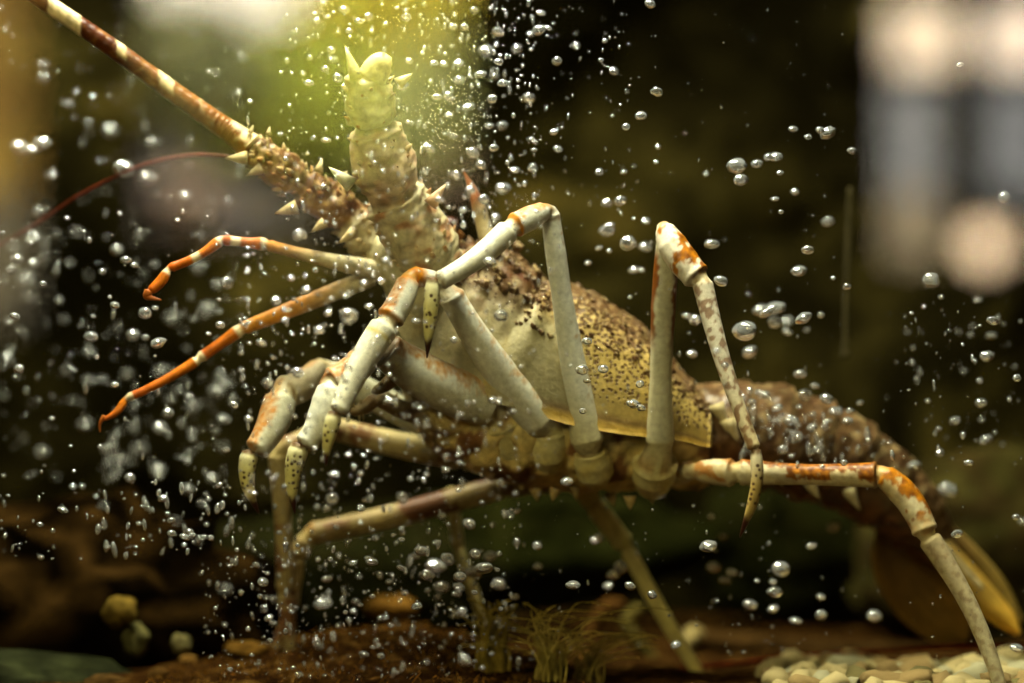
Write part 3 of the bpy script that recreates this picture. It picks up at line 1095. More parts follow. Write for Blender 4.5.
# carapace ----------------------------------------------------------
TOP = [(428, 246), (455, 243), (482, 247), (512, 259), (538, 272), (552, 284), (578, 288), (606, 301), (636, 322), (660, 348), (682, 372), (700, 392), (708, 404)]
LOW = [(392, 305), (420, 340), (452, 364), (486, 382), (515, 393), (535, 399), (560, 407), (592, 415), (625, 422), (655, 428), (680, 434), (698, 440), (706, 442)]
WID = [.014, .0205, .0255, .0290, .0305, .0310, .0318, .0318, .0310, .0298, .0285, .0272, .0262]
YC = [-.012, -.009, -.006, -.003, -.001, .0, .002, .004, .006, .008, .011, .013, .014]
CD = catmull([(*a, *b3, w, y) for a, b3, w, y in zip(TOP, LOW, WID, YC)], 13)
nsx, nph = len(CD), 81
vs, fs_, cs = [], [], []
grid = {}
for i, r in enumerate(CD):
    s = i / (nsx - 1)
    T3, L3 = at(r[0], r[1], r[5]), at(r[2], r[3], r[5])
    for j in range(nph):
        a = -1 + 2 * j / (nph - 1)                 # -1 near margin, 0 midline, +1 far margin
        th = abs(a) * PI * 0.53
        hh = math.copysign(abs(math.cos(th)) ** .85, math.cos(th))
        kk = math.sin(th) ** .92 if th > 0 else 0
        p = L3 + (T3 - L3) * hh + Vector((0, math.copysign(1, a), 0)) * (r[4] * kk)
        nn = ((T3 - L3).normalized() * math.cos(th) + Vector((0, math.copysign(1, a) * math.sin(th), 0))).normalized()
        A = abs(a)
        px = r[0] * (1 - A) + r[2] * A             # rough picture column
        # cervical groove: runs from the top at ~s .40 forward and down
        gs = .40 - .16 * A
        gro = math.exp(-((s - gs) / .022) ** 2) * sst(.95, .6, A)
        bulge = .0012 * math.exp(-((s - gs - .06) / .04) ** 2)
        rough_zone = sst(.86, .35, A) if s > gs else sst(.95, .6, A)
        p += nn * (-.0022 * gro + bulge + rough_zone * (.0009 * noise.noise(p * 300) + .0010 * noise.noise(p * 150)) + .0006 * noise.noise(p * 60))
        # margin lip
        lip = math.exp(-((A - .985) / .016) ** 2)
        p += nn * .0012 * lip
        end = sst(.93, .985, s)
        p += nn * .0012 * math.exp(-((s - .975) / .018) ** 2)
        # colours
        upper = sst(.72, .25, A + .10 * vnoise(p, 120))
        if s > gs:
            c = mix((0.31, 0.215, 0.055), (0.36, 0.25, 0.095), upper)       # gold below, paler net above
            grey = sst(.24, .30, s) * sst(.58, .44, s + .25 * (.7 - A)) * sst(.42, .62, A)
            c = mix(c, (0.27, 0.23, 0.115), grey)
            alpha = (.62 + .44 * upper) * (1 - .97 * grey) * (1 - sst(.86, .93, A))
            c = mix(c, (0.15, 0.072, 0.018), .45 * upper * sst(-.1, .3, vnoise(p, 60, 2)))
            c = mix(c, (0.33, 0.24, 0.06), end * .5)
        else:
            c = mix((0.30, 0.25, 0.13), (0.085, 0.040, 0.012), sst(.75, .35, A + .2 * vnoise(p, 90)))
            c = mix(c, (0.34, 0.26, 0.13), sst(.15, .32, vnoise(p, 260, 4)) * .7)
            c = mix(c, (0.09, 0.03, 0.012), sst(.18, .34, vnoise(p, 130, 8)) * .8 * sst(.8, .5, A))
            alpha = .45 * sst(.75, .5, A)
        c = mix(c, (0.52, 0.44, 0.26), .8 * sst(-.25, .15, vnoise(p, 330, 6)) * math.exp(-((s - gs - .022) / .013) ** 2) * sst(.15, .3, A) * sst(.7, .5, A))
        c = mix(c, (0.38, 0.24, 0.045), sst(.955, .965, A) * sst(.3, .5, s))
        c = mix(c, (0.10, 0.05, 0.015), sst(.935, .945, A) * sst(.962, .955, A) * sst(.3, .5, s) * .8)
        grid[i, j] = (p, nn, c, A, s, gs)
        vs.append(p)
        cs.append((*c, alpha))
for i in range(nsx - 1):
    for j in range(nph - 1):
        fs_.append((i * nph + j, (i + 1) * nph + j, (i + 1) * nph + j + 1, i * nph + j + 1))
cm_ = M()
cm_.add(vs, fs_, cs)
# inner skin so that the shell has thickness at its margin
nv = len(vs)
inner = [grid[i, j][0] - grid[i, j][1] * .0014 for i in range(nsx) for j in range(nph)]
cm_.add(inner, [tuple(reversed(f)) for f in fs_], (0.20, 0.12, 0.05, 0.0))
rim = [i * nph for i in range(nsx)] + [(nsx - 1) * nph + j for j in range(1, nph)] + [i * nph + nph - 1 for i in range(nsx - 2, -1, -1)] + [j for j in range(nph - 2, 0, -1)]
cm_.f += [(a, b3, b3 + nv, a + nv) for a, b3 in zip(rim, rim[1:] + rim[:1])]
# forward-pointing spines over the back
random.seed(11)
fwd = (at(430, 246, 0) - at(700, 395, 0)).normalized()
for _ in range(760):
    i, j = random.randrange(3, nsx - 6), random.randrange(6, nph - 6)
    p, nn, c, A, s, gs = grid[i, j]
    if A > (.66 if s > gs else .52) or nn.y > .5: continue
    big = s < gs
    h = random.uniform(.0012, .0025) if not big else random.uniform(.0018, .0042)
    d = (nn * .8 + fwd * (.7 if not big else .6)).normalized()
    col = mix(c, (0.16, 0.085, 0.028), .5) if not big else mix(c, (0.27, 0.19, 0.08), .6)
    cone(cm_, p - nn * .0003, d, h * .50, h, col, (0.46, 0.34, 0.15) if random.random() < .65 else (0.12, .05, .014), n=6)
for px, py, Y, dx, dy, r, h in ((552, 287, -.010, -.9, -.25, .0022, .0075), (533, 300, -.022, -1, -.5, .0020, .0055), (512, 262, -.010, -.9, -.7, .0022, .0075), (498, 250, -.016, -.8, -.8, .0022, .008),
                                (475, 258, -.022, -1, -.5, .0022, .007), (488, 285, -.027, -1, -.3, .0020, .006), (462, 280, -.027, -1, -.2, .0022, .007), (520, 250, .0, -.7, -.9, .0022, .006), (452, 300, -.026, -1, 0, .0018, .005)):
    cone(cm_, at(px, py, Y), sd(dx, dy) + Vector((0, -.3, 0)), r, h, (0.34, 0.22, 0.09), (0.55, .45, .25), n=8)
CARA = cm_.obj('carapace', MAT_CARA, LOB)

# horns above the eyes, eyes
for (b0, b1, b2_, Y, lab) in (((487, 238), (478, 205), (464, 172), -.024, 'reddish horn over the near eye'), ((446, 238), (437, 222), (428, 206), .008, None)):
    P = catmull([(*at(*b0, Y), 8.5), (*at((b0[0] + b1[0]) / 2, (b0[1] + b1[1]) / 2, Y), 7.5), (*at(*b1, Y - .001), 6.8), (*at((b1[0] + b2_[0]) / 2 + 1, (b1[1] + b2_[1]) / 2, Y - .001), 4.2), (*at(*b2_, Y - .002), .5)], 7)
    hp = [Vector(p[:3]) for p in P]
    hm = M()
    hm.add(*loft(hp, [p[3] * .000335 for p in P], lambda i, n_, p: mix((0.40, 0.32, 0.17), (0.22, 0.075, 0.025), sst(.35, .6, i / len(hp))), 12))
    ho = hm.obj('horn', MAT_ANT, LOB)
    if lab: ho['label'] = lab
for (px, py, Y) in ((450, 226, -.016), (428, 222, .010)):
    e = M()
    c = at(px, py, Y)
    e.add([c + Vector((v.x * .0034, v.y * .0034, v.z * .0034)) for v in ICO[3][0]], ICO[3][1], (0.035, 0.012, 0.006))
    stalk = at(px + 10, py + 12, Y + .002)
    e.add(*loft([stalk + (c - stalk) * t for t in (0, .35, .7)], [.0022, .0020, .0024], lambda i, n_, p: (0.2, .09, .03), 10))
    eo = e.obj('eye', MAT_EYE, LOB)

# antennae ----------------------------------------------------------
def peduncle(segs, spn, base, colf, name='antenna'):
    pts, rad, tag = segs_path(segs)
    m = M()
    ns = 44
    V, F, C = loft(pts, rad, lambda i, n_, p: colf(tag[i][0], tag[i][1], n_, p), ns)
    V = [v + (v - pts[min(k // ns, len(pts) - 1)]).normalized() * (.0014 * noise.noise(v * 230) + .0008 * noise.noise(v * 520)) if k < ns * len(pts) else v for k, v in enumerate(V)]
    m.add(V, F, C)
    T, U = frames(pts)
    for _ in range(spn):
        i = random.randrange(2, len(pts) - 2)
        a = random.uniform(0, 6.28)
        nn = U[i] * math.cos(a) + T[i].cross(U[i]) * math.sin(a)
        h = random.uniform(.0009, .0034)
        lt = random.random()
        cone(m, pts[i] + nn * rad[i] * .93, (nn + T[i] * .75).normalized(), h * .40, h, mix(colf(*tag[i], nn, pts[i]), (0.3, .2, .08), .3), (0.46, 0.34, 0.16) if lt < .6 else (0.30, .12, .03), n=6)
    o = m.obj(name, MAT_ANT, LOB, loc=pts[0])
    return o, m


random.seed(5)


def col_ped1(s, t, n_, p):
    up = n_.dot(sd(.6, -1))
    c = mix((0.07, 0.028, 0.008), (0.24, 0.15, 0.06), sst(.1, .35, vnoise(p, 300) + .5 * vnoise(p, 700)))
    c = mix(c, (0.22, 0.12, 0.022), sst(.2, -.6, up))
    if s == 0: c = mix((0.40, 0.34, 0.20), c, sst(.0, .8, up))
    return c


ant1, _ = peduncle([((398, 262, -.008), (352, 218, -.016), (26, 25, 23, 20), 2),
                    ((347, 213, -.017), (303, 186, -.022), (20, 21, 20, 17), 0),
                    ((298, 183, -.023), (250, 150, -.026), (19, 20, 18, 15), -2)], 210, None, col_ped1)
ant1['label'] = 'banded antenna on a spiny base, held up to the top left'
def spine(parent, px, py, Y, dx, dy, r, h, c0, c1):
    m = M()
    cone(m, at(px, py, Y), sd(dx, dy), r, h, c0, c1, n=9)
    m.obj('spine', MAT_ANT, parent)


for (px, py, dx, dy, h) in ((247, 158, -1, .0, .0075), (262, 168, -1, .5, .006), (318, 172, .3, -1, .005), (338, 178, .8, -.6, .004), (250, 133, .4, -1, .003), (297, 207, -1, .3, .008), (325, 222, -.8, .6, .006), (355, 232, -.9, .6, .007), (268, 135, .2, -1, .003)):
    spine(ant1, px, py, -.030, dx, dy, h * .34, h, (0.36, 0.27, 0.12), (0.58, .46, .24))
P = catmull([(*at(250, 147, -.026), 15), (*at(236, 136, -.026), 12.5), (*at(215, 121, -.027), 10.8), (*at(165, 86, -.029), 10.2), (*at(104, 42, -.032), 9.2), (*at(45, 2, -.035), 8.6), (*at(-40, -56, -.038), 8.0)], 60)
fp = [Vector(p[:3]) for p in P]
BANDS = ((36, 46, RUST), (46, 76, (0.62, 0.50, 0.26)), (76, 80, (0.16, 0.06, 0.015)))


def col_flag(i, n_, p):
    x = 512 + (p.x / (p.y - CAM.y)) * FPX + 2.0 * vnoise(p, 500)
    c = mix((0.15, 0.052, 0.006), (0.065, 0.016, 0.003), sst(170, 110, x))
    c = mix(c, (0.22, 0.10, 0.016), sst(.0, .5, vnoise(p, 300) + .5 * vnoise(p, 900)) * .4)
    under = n_.dot(sd(-.5, 1))
    for x0, w, k in ((61, 16, 1.0), (119, 4, .75), (164, 7, .85), (200, 2.0, .25)):
        f = sst(w + 2.5, w - 1.5, abs(x - x0)) * k
        if w < 10: f *= sst(-.5, .2, n_.dot(sd(.5, -1)) + (.5 if w > 8 else 0))
        c = mix(c, (0.62, 0.48, 0.24), f)
    c = mix(c, (0.55, 0.42, 0.22), sst(228, 236, x) * sst(-.2, .4, n_.dot(sd(.4, -1)) + vnoise(p, 300)))
    return c


m = M()
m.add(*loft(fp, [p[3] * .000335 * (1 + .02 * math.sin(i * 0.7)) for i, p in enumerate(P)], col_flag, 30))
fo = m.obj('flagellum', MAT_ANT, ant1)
fo['label'] = 'rust brown whip with white bands'


def col_ped2(s, t, n_, p):
    c = mix((0.34, 0.30, 0.17), (0.44, 0.36, 0.20), .5 + vnoise(p, 120) + .6 * vnoise(p, 600))
    c = mix(c, (0.30, 0.13, 0.05), sst(.15, .4, vnoise(p, 210, 3)) * (.8 if s == 0 else .6))
    if s == 1: c = mix(c, (0.50, 0.30, 0.18), .4)
    if s == 2: c = mix(c, (0.42, 0.36, 0.14), .5)
    return c


ant2, _ = peduncle([((448, 275, -.024), (394, 196, -.038), (22, 33, 34, 30), 3),
                    ((390, 190, -.040), (374, 128, -.050), (27, 33, 30, 24), 0),
                    ((372, 123, -.051), (366, 72, -.060), (23, 25, 23, 17), 0)], 110, None, col_ped2)
ant2['label'] = 'second antenna base pointing up, its whip broken short'
spine(ant2, 357, 80, -.062, -.35, -1, .0026, .012, (0.50, .42, .16), (0.62, .55, .24))
spine(ant2, 398, 84, -.060, .8, -.6, .0022, .006, (0.42, .34, .14), (0.55, .45, .2))
spine(ant2, 352, 185, -.052, -.9, -.7, .0028, .010, (0.42, .38, .24), (0.55, .5, .3))
spine(ant2, 430, 205, -.044, .6, -.8, .0026, .009, (0.42, .25, .12), (0.5, .35, .2))
P = catmull([(*at(372, 78, -.060), 15), (*at(378, 68, -.061), 14), (*at(384, 62, -.062), 11.5), (*at(389, 59, -.062), 6)], 6)
m = M()
m.add(*loft([Vector(p[:3]) for p in P], [p[3] * .000335 for p in P], lambda i, n_, p: mix((0.48, .40, .15), (0.60, .50, .22), i / 18), 14))
m.obj('flagellum', MAT_ANT, ant2)

# thin antennules
def antennule(segs, label, rings, flic):
    pts, rad, tag = segs_path(segs)

    def cf(i, n_, p):
        s, t = tag[i]
        c = mix((0.46, 0.40, 0.24), (0.40, 0.32, 0.16), t) if s == 0 else mix((0.48, 0.135, 0.005), (0.36, 0.07, 0.003), t)
        if s == 0: c = mix(c, (0.50, 0.20, 0.02), sst(rings[0][0], rings[0][1], t + .12 * n_.z))
        if s > 0:
            for q in rings[1:]:
                if q[0] == s: c = mix(c, (0.62, 0.50, 0.30), sst(q[2], q[2] * .5, abs(t - q[1])))
        return c
    m = M()
    m.add(*loft(pts, rad, cf, 22))
    o = m.obj('antennule', MAT_ANT, LOB, loc=pts[0])
    o['label'] = label
    if flic:
        P = catmull([(*at(a, b3, Y), r) for a, b3, Y, r in flic], 6)
        m = M()
        m.add(*loft([Vector(p[:3]) for p in P], [p[3] * .000335 for p in P], lambda i, n_, p: (0.34, 0.09, 0.012), 8))
        m.obj('flagellum', MAT_ANT, o)


antennule([((390, 272, -.020), (268, 245, -.030), (10, 9.5, 7.5, 6, 5.5), 2),
           ((264, 244, -.030), (224, 240, -.033), (7.5, 5, 4.6, 5.5), 0),
           ((221, 240, -.033), (170, 268, -.036), (6, 4.5, 4.5, 4.5), 3),
           ((168, 270, -.036), (149, 292, -.038), (4.5, 5.5, 5.5, 4), 2)], 'upper orange antennule with a hooked end',
          ((.55, 1.1), (1, .0, .12), (1, .72, .16), (2, .0, .08), (2, .52, .10), (3, .0, .2)), ((149, 291, -.038, 4.5), (147, 296, -.038, 4), (152, 298, -.038, 2.5), (161, 300, -.038, .8)))
antennule([((372, 277, -.016), (244, 328, -.020), (9.5, 9, 8, 6.5), 0),
           ((240, 330, -.020), (200, 358, -.022), (7, 5.5, 5.5), 0),
           ((198, 360, -.022), (128, 398, -.026), (5.5, 4.5, 4.2), 2),
           ((125, 400, -.026), (101, 420, -.028), (4.2, 3.6, 1.5), 4)], 'lower orange antennule pointing down to the left',
          ((.1, .7), (1, .0, .14), (1, .98, .10), (2, .0, .06), (2, .97, .05)), ((104, 416, -.028, 2.2), (100, 424, -.028, 1.5), (100, 432, -.028, .6)))
# thin dark feeler, seen left of the banded antenna's base
P = catmull([(*at(228, 156, -.020), 1.6), (*at(190, 155, -.012), 1.9), (*at(140, 166, -.002), 2.0), (*at(80, 195, .008), 2.0), (*at(30, 228, .016), 1.9), (*at(-30, 262, .022), 1.8)], 10)
m = M()
m.add(*loft([Vector(p[:3]) for p in P], [p[3] * .000335 for p in P], lambda i, n_, p: (0.075, 0.013, 0.004), 8))
o = m.obj('feeler', MAT_ANT, LOB)
o['label'] = 'thin dark red feeler curving left'

# mouthparts between the front legs
for segs, lab in (([((500, 405, -.018), (450, 378, -.026), (13, 13, 12), 0), ((446, 376, -.027), (400, 372, -.030), (10, 10, 9), 4), ((397, 373, -.030), (372, 392, -.032), (8, 7, 4), 3)], 'upper tan mouthpart'),
                  ([((505, 440, -.014), (440, 420, -.018), (13, 13, 12), 0), ((436, 419, -.018), (380, 398, -.022), (11, 10, 9), 3), ((376, 398, -.022), (350, 412, -.024), (8, 7, 4), 3)], 'lower brown mouthpart')):
    pts, rad, tag = segs_path(segs)
    m = M()
    m.add(*loft(pts, rad, lambda i, n_, p: mix((0.33, 0.26, 0.12), (0.16, 0.08, 0.025), .5 + vnoise(p, 160)), 14))
    for _ in range(14):
        i = random.randrange(3, len(pts) - 2)
        nn = Vector((random.uniform(-.4, .4), random.uniform(-.8, .2), random.choice((-1, 1)))).normalized()
        cone(m, pts[i] + nn * rad[i] * .9, nn, .0006, .0022, (0.36, .27, .12), (0.5, .4, .2), n=5)
    m.obj('mouthpart', MAT_BODY, LOB, loc=pts[0])


# tail fan ----------------------------------------------------------
def fan(cl, wd, c0, c1, label, thick=.0012, lift=.0):
    """cl: centre line (px,py,Y); wd: (left,right) half widths px"""
    P = catmull([(*at(*q), a, b3) for q, (a, b3) in zip(cl, wd)], 10)
    n, k = len(P), 13
    T, U = frames([Vector(p[:3]) for p in P])
    top, cs2 = [], []
    for i, p in enumerate(P):
        t2 = T[i]
        side = Vector((-t2.z, 0, t2.x)).normalized()
        for j in range(k):
            a = -1 + 2 * j / (k - 1)
            w = (p[3] if a < 0 else p[4]) * .00036
            q = Vector(p[:3]) + side * w * a + Vector((0, 1, 0)) * (.004 * a * a + .0003 * math.sin(j * 2.6 + i * .2) + lift * a)
            top.append(q)
            t = i / (n - 1)
            c = mix(c0, c1, sst(.1, .8, t))
            c = mix(c, tuple(1.5 * x for x in c1), .5 * sst(.75, 1, abs(a)))
            c = mix(c, tuple(.55 * x for x in c), .35 * (j % 2) * sst(.3, .5, t))
            cs2.append(c)
    f2 = [(i * k + j, i * k + j + 1, (i + 1) * k + j + 1, (i + 1) * k + j) for i in range(n - 1) for j in range(k - 1)]
    m = M()
    m.add(top, f2, cs2)
    nv2 = len(top)
    m.add([q + Vector((0, thick, 0)) for q in top], [tuple(reversed(f)) for f in f2], cs2)
    rim2 = [i * k for i in range(n)] + [(n - 1) * k + j for j in range(1, k)] + [i * k + k - 1 for i in range(n - 2, -1, -1)] + [j for j in range(k - 2, 0, -1)]
    m.f += [(a, b3, b3 + nv2, a + nv2) for a, b3 in zip(rim2, rim2[1:] + rim2[:1])]
    o = m.obj('tail_fan_blade', MAT_FAN, LOB, loc=top[0])
    o['label'] = label
    return o


fan([(890, 522, .044), (905, 560, .048), (930, 598, .052), (956, 628, .054), (968, 640, .055)], [(14, 14), (34, 26), (36, 36), (24, 30), (3, 5)], (0.13, 0.065, 0.016), (0.32, 0.175, 0.03), 'broad amber tail blade spread underneath')
fan([(905, 520, .052), (925, 570, .056), (955, 610, .060), (978, 634, .062)], [(12, 12), (26, 26), (24, 26), (3, 4)], (0.12, 0.06, 0.016), (0.22, 0.12, 0.025), 'dark amber tail blade behind the broad one')
f3 = fan([(925, 528, .030), (950, 560, .034), (982, 598, .038), (1008, 622, .040), (1020, 634, .041)], [(10, 10), (13, 15), (13, 17), (9, 12), (3, 4)], (0.40, 0.28, 0.09), (0.80, 0.50, 0.07), 'yellow tail blade with a pale toothed rib, rightmost')
fan([(938, 524, .038), (968, 553, .042), (998, 590, .046), (1022, 622, .048)], [(10, 9), (14, 12), (15, 13), (4, 4)], (0.20, 0.12, 0.04), (0.42, 0.28, 0.06), 'brown upper tail blade behind the yellow one')
m = M()
rp = [at(934 + 48 * t, 538 + 50 * t, .026 + .006 * t) for t in np.linspace(0, 1, 16)]
m.add(*loft(rp, [.0016 - .0006 * t for t in np.linspace(0, 1, 16)], lambda i, n_, p: (0.66, 0.55, 0.32), 8))
for i in range(2, 15):
    cone(m, rp[i], sd(.5, 1), .0007, .0022, (0.5, .40, .22), (0.6, .5, .3), n=5)
m.obj('toothed_rib', MAT_BODY, f3)

# ------------------------------------------------------------------ air bubbles
BUB = []   # px, py, radius px


def bl(s):
    for q in s.split():
        a = q.split(',')
        BUB.append((float(a[0]), float(a[1]), float(a[2]), float(a[3]) if len(a) > 3 else None))


bl('650,4,6 541,13,5 539,30,8 531,34,5 548,28,5 517,49,6 576,46,5 605,41,3 557,61,6 601,60,3 614,71,5 529,98,8 657,92,7 641,116,7 626,127,4.5 554,132,5 534,150,4 558,149,5 533,168,6 515,170,6 624,172,4 599,172,5 607,203,6 620,201,8 658,147,3 656,162,3 737,166,11 757,164,7 741,180,8 706,174,3 609,226,6 646,221,5 768,157,5')
bl('793,129,6 828,133,9 820,130,5 808,137,5 852,151,5 776,157,8 795,192,5 775,199,5 828,222,8 1005,197,8 780,173,4 781,212,3 960,65,4 808,250,7 799,271,9 833,278,3 847,287,5 931,280,10 941,297,3 776,308,12 766,313,8 775,322,8 804,318,9 788,321,7 821,315,4 787,332,6 807,330,4 993,321,7 991,336,6 971,335,3 987,356,8 964,371,3 980,381,3 1017,378,5 981,403,7 928,401,3 986,440,8 955,421,6 940,453,5 982,420,3 939,429,3')
bl('800,374,8 815,386,5 827,399,7 836,411,8 850,411,5 860,403,4 848,421,6 805,395,8 791,421,9 796,437,9 818,450,7 868,440,3 777,408,6 783,450,6 765,395,6 752,402,5 812,428,6')
bl('607,231,9 599,248,4 628,243,10 645,247,7 609,251,3 634,270,6 642,270,3 588,263,4 712,244,8 721,281,8 695,320,7 687,316,5 692,354,7 716,351,4 745,331,13 750,352,9 762,311,9 725,365,4 630,297,2.5 582,370,7 603,369,6 640,384,5 633,404,8 641,408,5 587,341,6 583,411,4 587,381,5')
bl('914,466,8 969,463,5 948,490,11 834,526,8 1016,517,4 1022,522,4 1017,648,8 957,534,7 773,582,4 775,592,8 796,621,7 821,615,7 773,609,7 781,569,10 811,546,6 821,597,6 874,616,8')
bl('537,546,5 538,566,5 573,585,8 599,538,6 594,541,5 620,567,9 613,575,7 608,586,6 630,586,7 711,516,4 723,536,4 709,546,10 714,567,8 725,580,6 732,572,6 757,581,3 750,605,8 517,511,5 567,482,7 652,595,6 676,645,6 515,597,5')
bl('263,582,7 288,527,5 332,499,8 402,497,7 327,508,4 353,563,5 372,562,7 401,568,5 323,603,10 422,551,8 415,556,6 436,566,12 447,559,9 472,572,12 484,568,11 460,577,8 442,587,9 459,587,8 462,612,6 469,524,8 442,516,5 499,584,8 356,602,5 319,646,5 364,654,6 269,618,5 464,660,7 417,606,6 334,474,6 327,579,6 490,556,9 475,554,7 381,656,5 299,675,5 428,575,8')
bl('63,510,6 115,538,5 126,546,5 163,498,6 185,537,6 198,542,5 173,524,9 158,471,9 121,460,8 103,506,5 212,479,6 188,490,7 203,504,4 225,590,7 239,586,5 198,649,6 130,478,6 219,485,5')
bl('91,337,7 89,352,6 127,374,6 89,381,6 133,335,8 158,343,9 145,313,8 208,310,9 220,325,6 227,283,8 217,285,5 197,267,8 172,318,8 162,371,7 85,424,7 42,452,7 108,449,9 140,449,9 160,428,8 168,413,7 170,400,6 193,406,7 217,391,9 234,405,5 224,419,7 192,432,5 7,356,6 19,369,6 13,249,8 17,259,7 33,264,6 11,270,6 25,280,10 43,257,6 43,284,4 28,298,7 59,300,4 15,316,6 117,250,7 126,260,6 77,232,5 247,300,3 33,236,7 115,305,6')
bl('42,143,10 20,148,11 32,150,8 52,176,5 38,212,6 110,131,9 152,142,7 123,169,12 147,178,8 88,123,4 67,104,6 43,65,7 43,78,6 185,195,7 242,58,4')
bl('344,10,6 406,17,6 359,21,5 369,17,5 349,31,4 317,21,4 333,60,6 325,69,5 331,50,5 338,78,6 373,73,6 381,94,4 403,86,7 409,61,4 434,63,5 444,64,5 459,63,6 459,80,7 437,97,6 448,96,6 468,107,7 449,115,5 429,148,7 474,10,5 498,32,7 453,27,5 464,27,5 486,51,9 499,62,5 481,74,6 494,76,6 503,83,7 492,99,6 489,126,6 502,126,6 473,153,7 481,165,6 494,148,6 503,188,9 484,200,7 463,210,5 456,175,6 496,217,6 353,138,6 326,140,6 358,151,5 356,98,6 309,83,5')
bl('276,301,6 285,320,5 319,330,6 349,316,10 369,306,5 306,290,6 328,313,5 386,260,4 381,281,5 416,321,5 454,340,4 298,373,7 268,383,7 390,402,7 299,235,7 364,283,4 501,316,8 493,400,5 261,343,6 291,278,4 490,262,7 440,200,5 470,190,6')
BUB.sort(key=lambda q: -q[2])
print('listed bubbles', len(BUB))

BM = []
for s in range(7):
    vs0, fs0 = ICO[3]
    mm = M()
    amp = (0.05, .14, .20, .26, .10, .32, .18)[s]
    mm.add([v * (1 + amp * noise.noise(v * 1.4 + Vector((s * 9.1, s, 0)))) for v in vs0], fs0, (1, 1, 1))
    BM.append(mm.mesh('air_bubble', MAT_AIR))

# where a bubble floats: in front of the animal, level with it, or behind it
def bub_depth(px, py):
    r = random.random()
    if 740 < px < 885 and 362 < py < 462: return random.uniform(-.014, -.004)
    if 560 < px < 665 and 330 < py < 415: return -.046
    if 245 < px < 720 and 170 < py < 480: return random.uniform(-.094, -.072)
    if px < 245 and py > 190: return random.uniform(.02, .12) if r < .8 else random.uniform(-.08, 0)
    if px < 245: return random.uniform(.0, .10)
    if px > 740 and py > 540: return random.uniform(-.09, -.075) if px < 900 else -.06
    if px > 700 and py > 290 and r < .4: return random.uniform(.0, .05)
    if py > 480: return random.uniform(-.10, .02)
    return random.uniform(-.09, .0)


AREAS = [
    ('above the raised banded antenna', lambda x, y: x < 250 and y < 110),
    ('beside the dark red feeler at the left', lambda x, y: x < 250 and 110 <= y < 225),
    ('below the feeler at the left', lambda x, y: x < 70 and 225 <= y < 390),
    ('left of the upper antennule', lambda x, y: x < 160 and 225 <= y < 350),
    ('between the two orange antennules', lambda x, y: 160 <= x < 330 and 225 <= y < 345),
    ('below the lower antennule', lambda x, y: x < 245 and 330 <= y < 420),
    ('left of the claw tips', lambda x, y: x < 245 and 420 <= y < 500),
    ('above the ridge of the dark boulder', lambda x, y: x < 245 and 500 <= y < 560),
    ('near the foot of the dark boulder', lambda x, y: x < 290 and 560 <= y),
    ('high above the second antenna', lambda x, y: 250 <= x < 420 and y < 45),
    ('around the second antenna tip', lambda x, y: 250 <= x < 420 and 45 <= y < 115),
    ('beside the second antenna', lambda x, y: 250 <= x < 425 and 115 <= y < 225),
    ('at the stream top above the horns', lambda x, y: 420 <= x < 520 and y < 70),
    ('midway up the stream above the horns', lambda x, y: 420 <= x < 520 and 70 <= y < 130),
    ('just above the horns', lambda x, y: 420 <= x < 525 and 130 <= y < 225),
    ('top right of the bubble stream', lambda x, y: 520 <= x < 700 and y < 110),
    ('above the highest knee', lambda x, y: 520 <= x < 640 and 110 <= y < 190),
    ('between highest knee and upright leg', lambda x, y: 570 <= x < 655 and 190 <= y < 330),
    ('above the upright leg', lambda x, y: 635 <= x < 730 and 110 <= y < 225),
    ('right of the upright leg', lambda x, y: 680 <= x < 770 and 225 <= y < 375),
    ('in the top right dark water', lambda x, y: 730 <= x < 1024 and y < 190),
    ('beside the hanging strand', lambda x, y: 765 <= x < 900 and 190 <= y < 340),
    ('under the mirrored globe lamp', lambda x, y: 900 <= x and 190 <= y < 370),
    ('clinging to the back of the tail', lambda x, y: 740 <= x < 900 and 340 <= y < 465),
    ('above the tail fan', lambda x, y: 900 <= x and 370 <= y < 470),
    ('around the tail fan', lambda x, y: 820 <= x and 460 <= y),
    ('under the tail, above the gravel', lambda x, y: 760 <= x < 835 and 500 <= y),
    ('right of the slim back leg', lambda x, y: 640 <= x < 770 and 480 <= y),
    ('left of the slim back leg', lambda x, y: 505 <= x < 665 and 480 <= y),
    ('in the froth above the algae', lambda x, y: 395 <= x < 510 and 500 <= y < 600),
    ('over the rusty sand mound', lambda x, y: 290 <= x < 510 and 595 <= y),
    ('around the two left feet', lambda x, y: 245 <= x < 395 and 465 <= y < 600),
    ('over the front legs', lambda x, y: 245 <= x < 440 and 225 <= y < 500),
    ('on the carapace and its legs', lambda x, y: True)]
NMAX = 298
indiv, rest = BUB[:NMAX], BUB[NMAX:]
by = {}
for q in indiv:
    for k, (ph, fn) in enumerate(AREAS):
        if fn(q[0], q[1]):
            by.setdefault(k, []).append(q)
            break
random.seed(21)
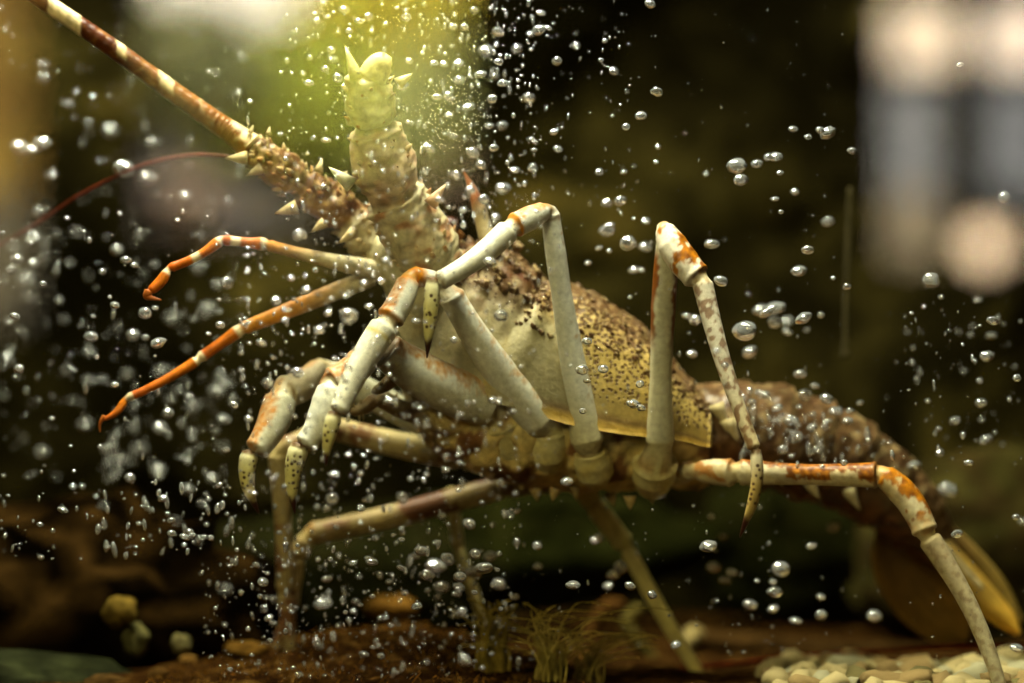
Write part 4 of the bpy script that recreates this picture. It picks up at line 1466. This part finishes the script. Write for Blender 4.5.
for k, lst in by.items():
    lst.sort()
    for idx, (px, py, r, Yf) in enumerate(lst):
        Y = bub_depth(px, py)
        o = bpy.data.objects.new('air_bubble', BM[random.randrange(7)])
        COL.objects.link(o)
        p = at(px, py, Y)
        s = pxm(r, Y)
        s *= .86
        fl = random.uniform(.55, .9)
        o.location = p
        o.scale = (s * random.uniform(.95, 1.2), s * random.uniform(.9, 1.1), s * fl)
        o.rotation_euler = (random.uniform(-.3, .3), random.uniform(-.45, .45), random.uniform(0, 6.28))
        size = 'large' if r >= 9 else 'small' if r <= 5 else 'mid-sized'
        if len(lst) == 1:
            lab = 'lone %s silvery air bubble %s' % (size, AREAS[k][0])
        elif idx == 0: lab = 'leftmost of the silvery air bubbles %s' % AREAS[k][0]
        elif idx == len(lst) - 1: lab = 'rightmost of the silvery air bubbles %s' % AREAS[k][0]
        else: lab = '%s from the left of the air bubbles %s' % (ORD[idx], AREAS[k][0])
        setp(o, lab, 'bubble', 'air bubbles in the water')

# the spray of tiny bubbles, too many to count
REG = [  # x0,x1,y0,y1,count,rmin,rmax,stretch
    (420, 540, 0, 230, 420, .8, 3.0), (280, 430, 0, 230, 330, .8, 3.2), (540, 640, 0, 230, 110, .7, 2.4), (640, 1020, 0, 300, 110, .5, 1.3),
    (0, 250, 0, 240, 170, .8, 3.5), (0, 250, 230, 560, 380, 1.2, 4.6), (240, 400, 230, 400, 330, .8, 3.2), (400, 560, 230, 480, 200, .8, 2.6),
    (250, 520, 400, 683, 720, .8, 3.8), (200, 480, 560, 683, 340, .9, 3.8), (500, 780, 490, 660, 140, .6, 2.2), (560, 760, 230, 430, 70, .7, 2.2),
    (740, 900, 370, 470, 240, 1.2, 5.0), (900, 1024, 300, 470, 90, .8, 3.0), (760, 1024, 300, 660, 130, .5, 1.6), (100, 250, 380, 560, 110, 2.0, 5.0)]
m = M()
v1, f1 = ICO[1]
v2, f2_ = ICO[2]
for q in rest:
    Y = bub_depth(q[0], q[1])
    p, s = at(q[0], q[1], Y), pxm(q[2], Y)
    m.add([p + Vector((v.x * s, v.y * s, v.z * s * .8)) for v in v2], f2_, (1, 1, 1))
for (x0, x1, y0, y1, n, r0, r1) in REG:
    for _ in range(n):
        px, py = random.uniform(x0, x1), random.uniform(y0, y1)
        if x0 == 740 and py < 384 + (px - 740) * .38: continue
        Y = bub_depth(px, py)
        if Y > -.07 and 240 < px < 740 and 190 < py < 500: Y = random.uniform(-.1, -.075)
        if Y > 0.0 and py > 480 and px < 250: Y = random.uniform(-.06, 0)
        p = at(px, py, Y)
        if p.z < bed(p.x, p.y) + .004: continue
        r = (r0 + (r1 - r0) * random.random() ** 2.2) * .85
        s = pxm(r, Y)
        st = random.uniform(.7, 1.0) if random.random() < .6 else random.uniform(1.2, 2.2)
        vv, ff = (v1, f1) if r < 2 else (v2, f2_)
        w = Matrix.Rotation(random.uniform(-.25, .25), 3, 'Y')
        m.add([p + w @ Vector((v.x * s / math.sqrt(st), v.y * s / math.sqrt(st), v.z * s * st)) for v in vv], ff, (1, 1, 1))
o = m.obj('bubble_spray', MAT_AIR)
setp(o, 'fine spray of tiny silvery air bubbles drifting through the tank', 'bubbles', kind='stuff')
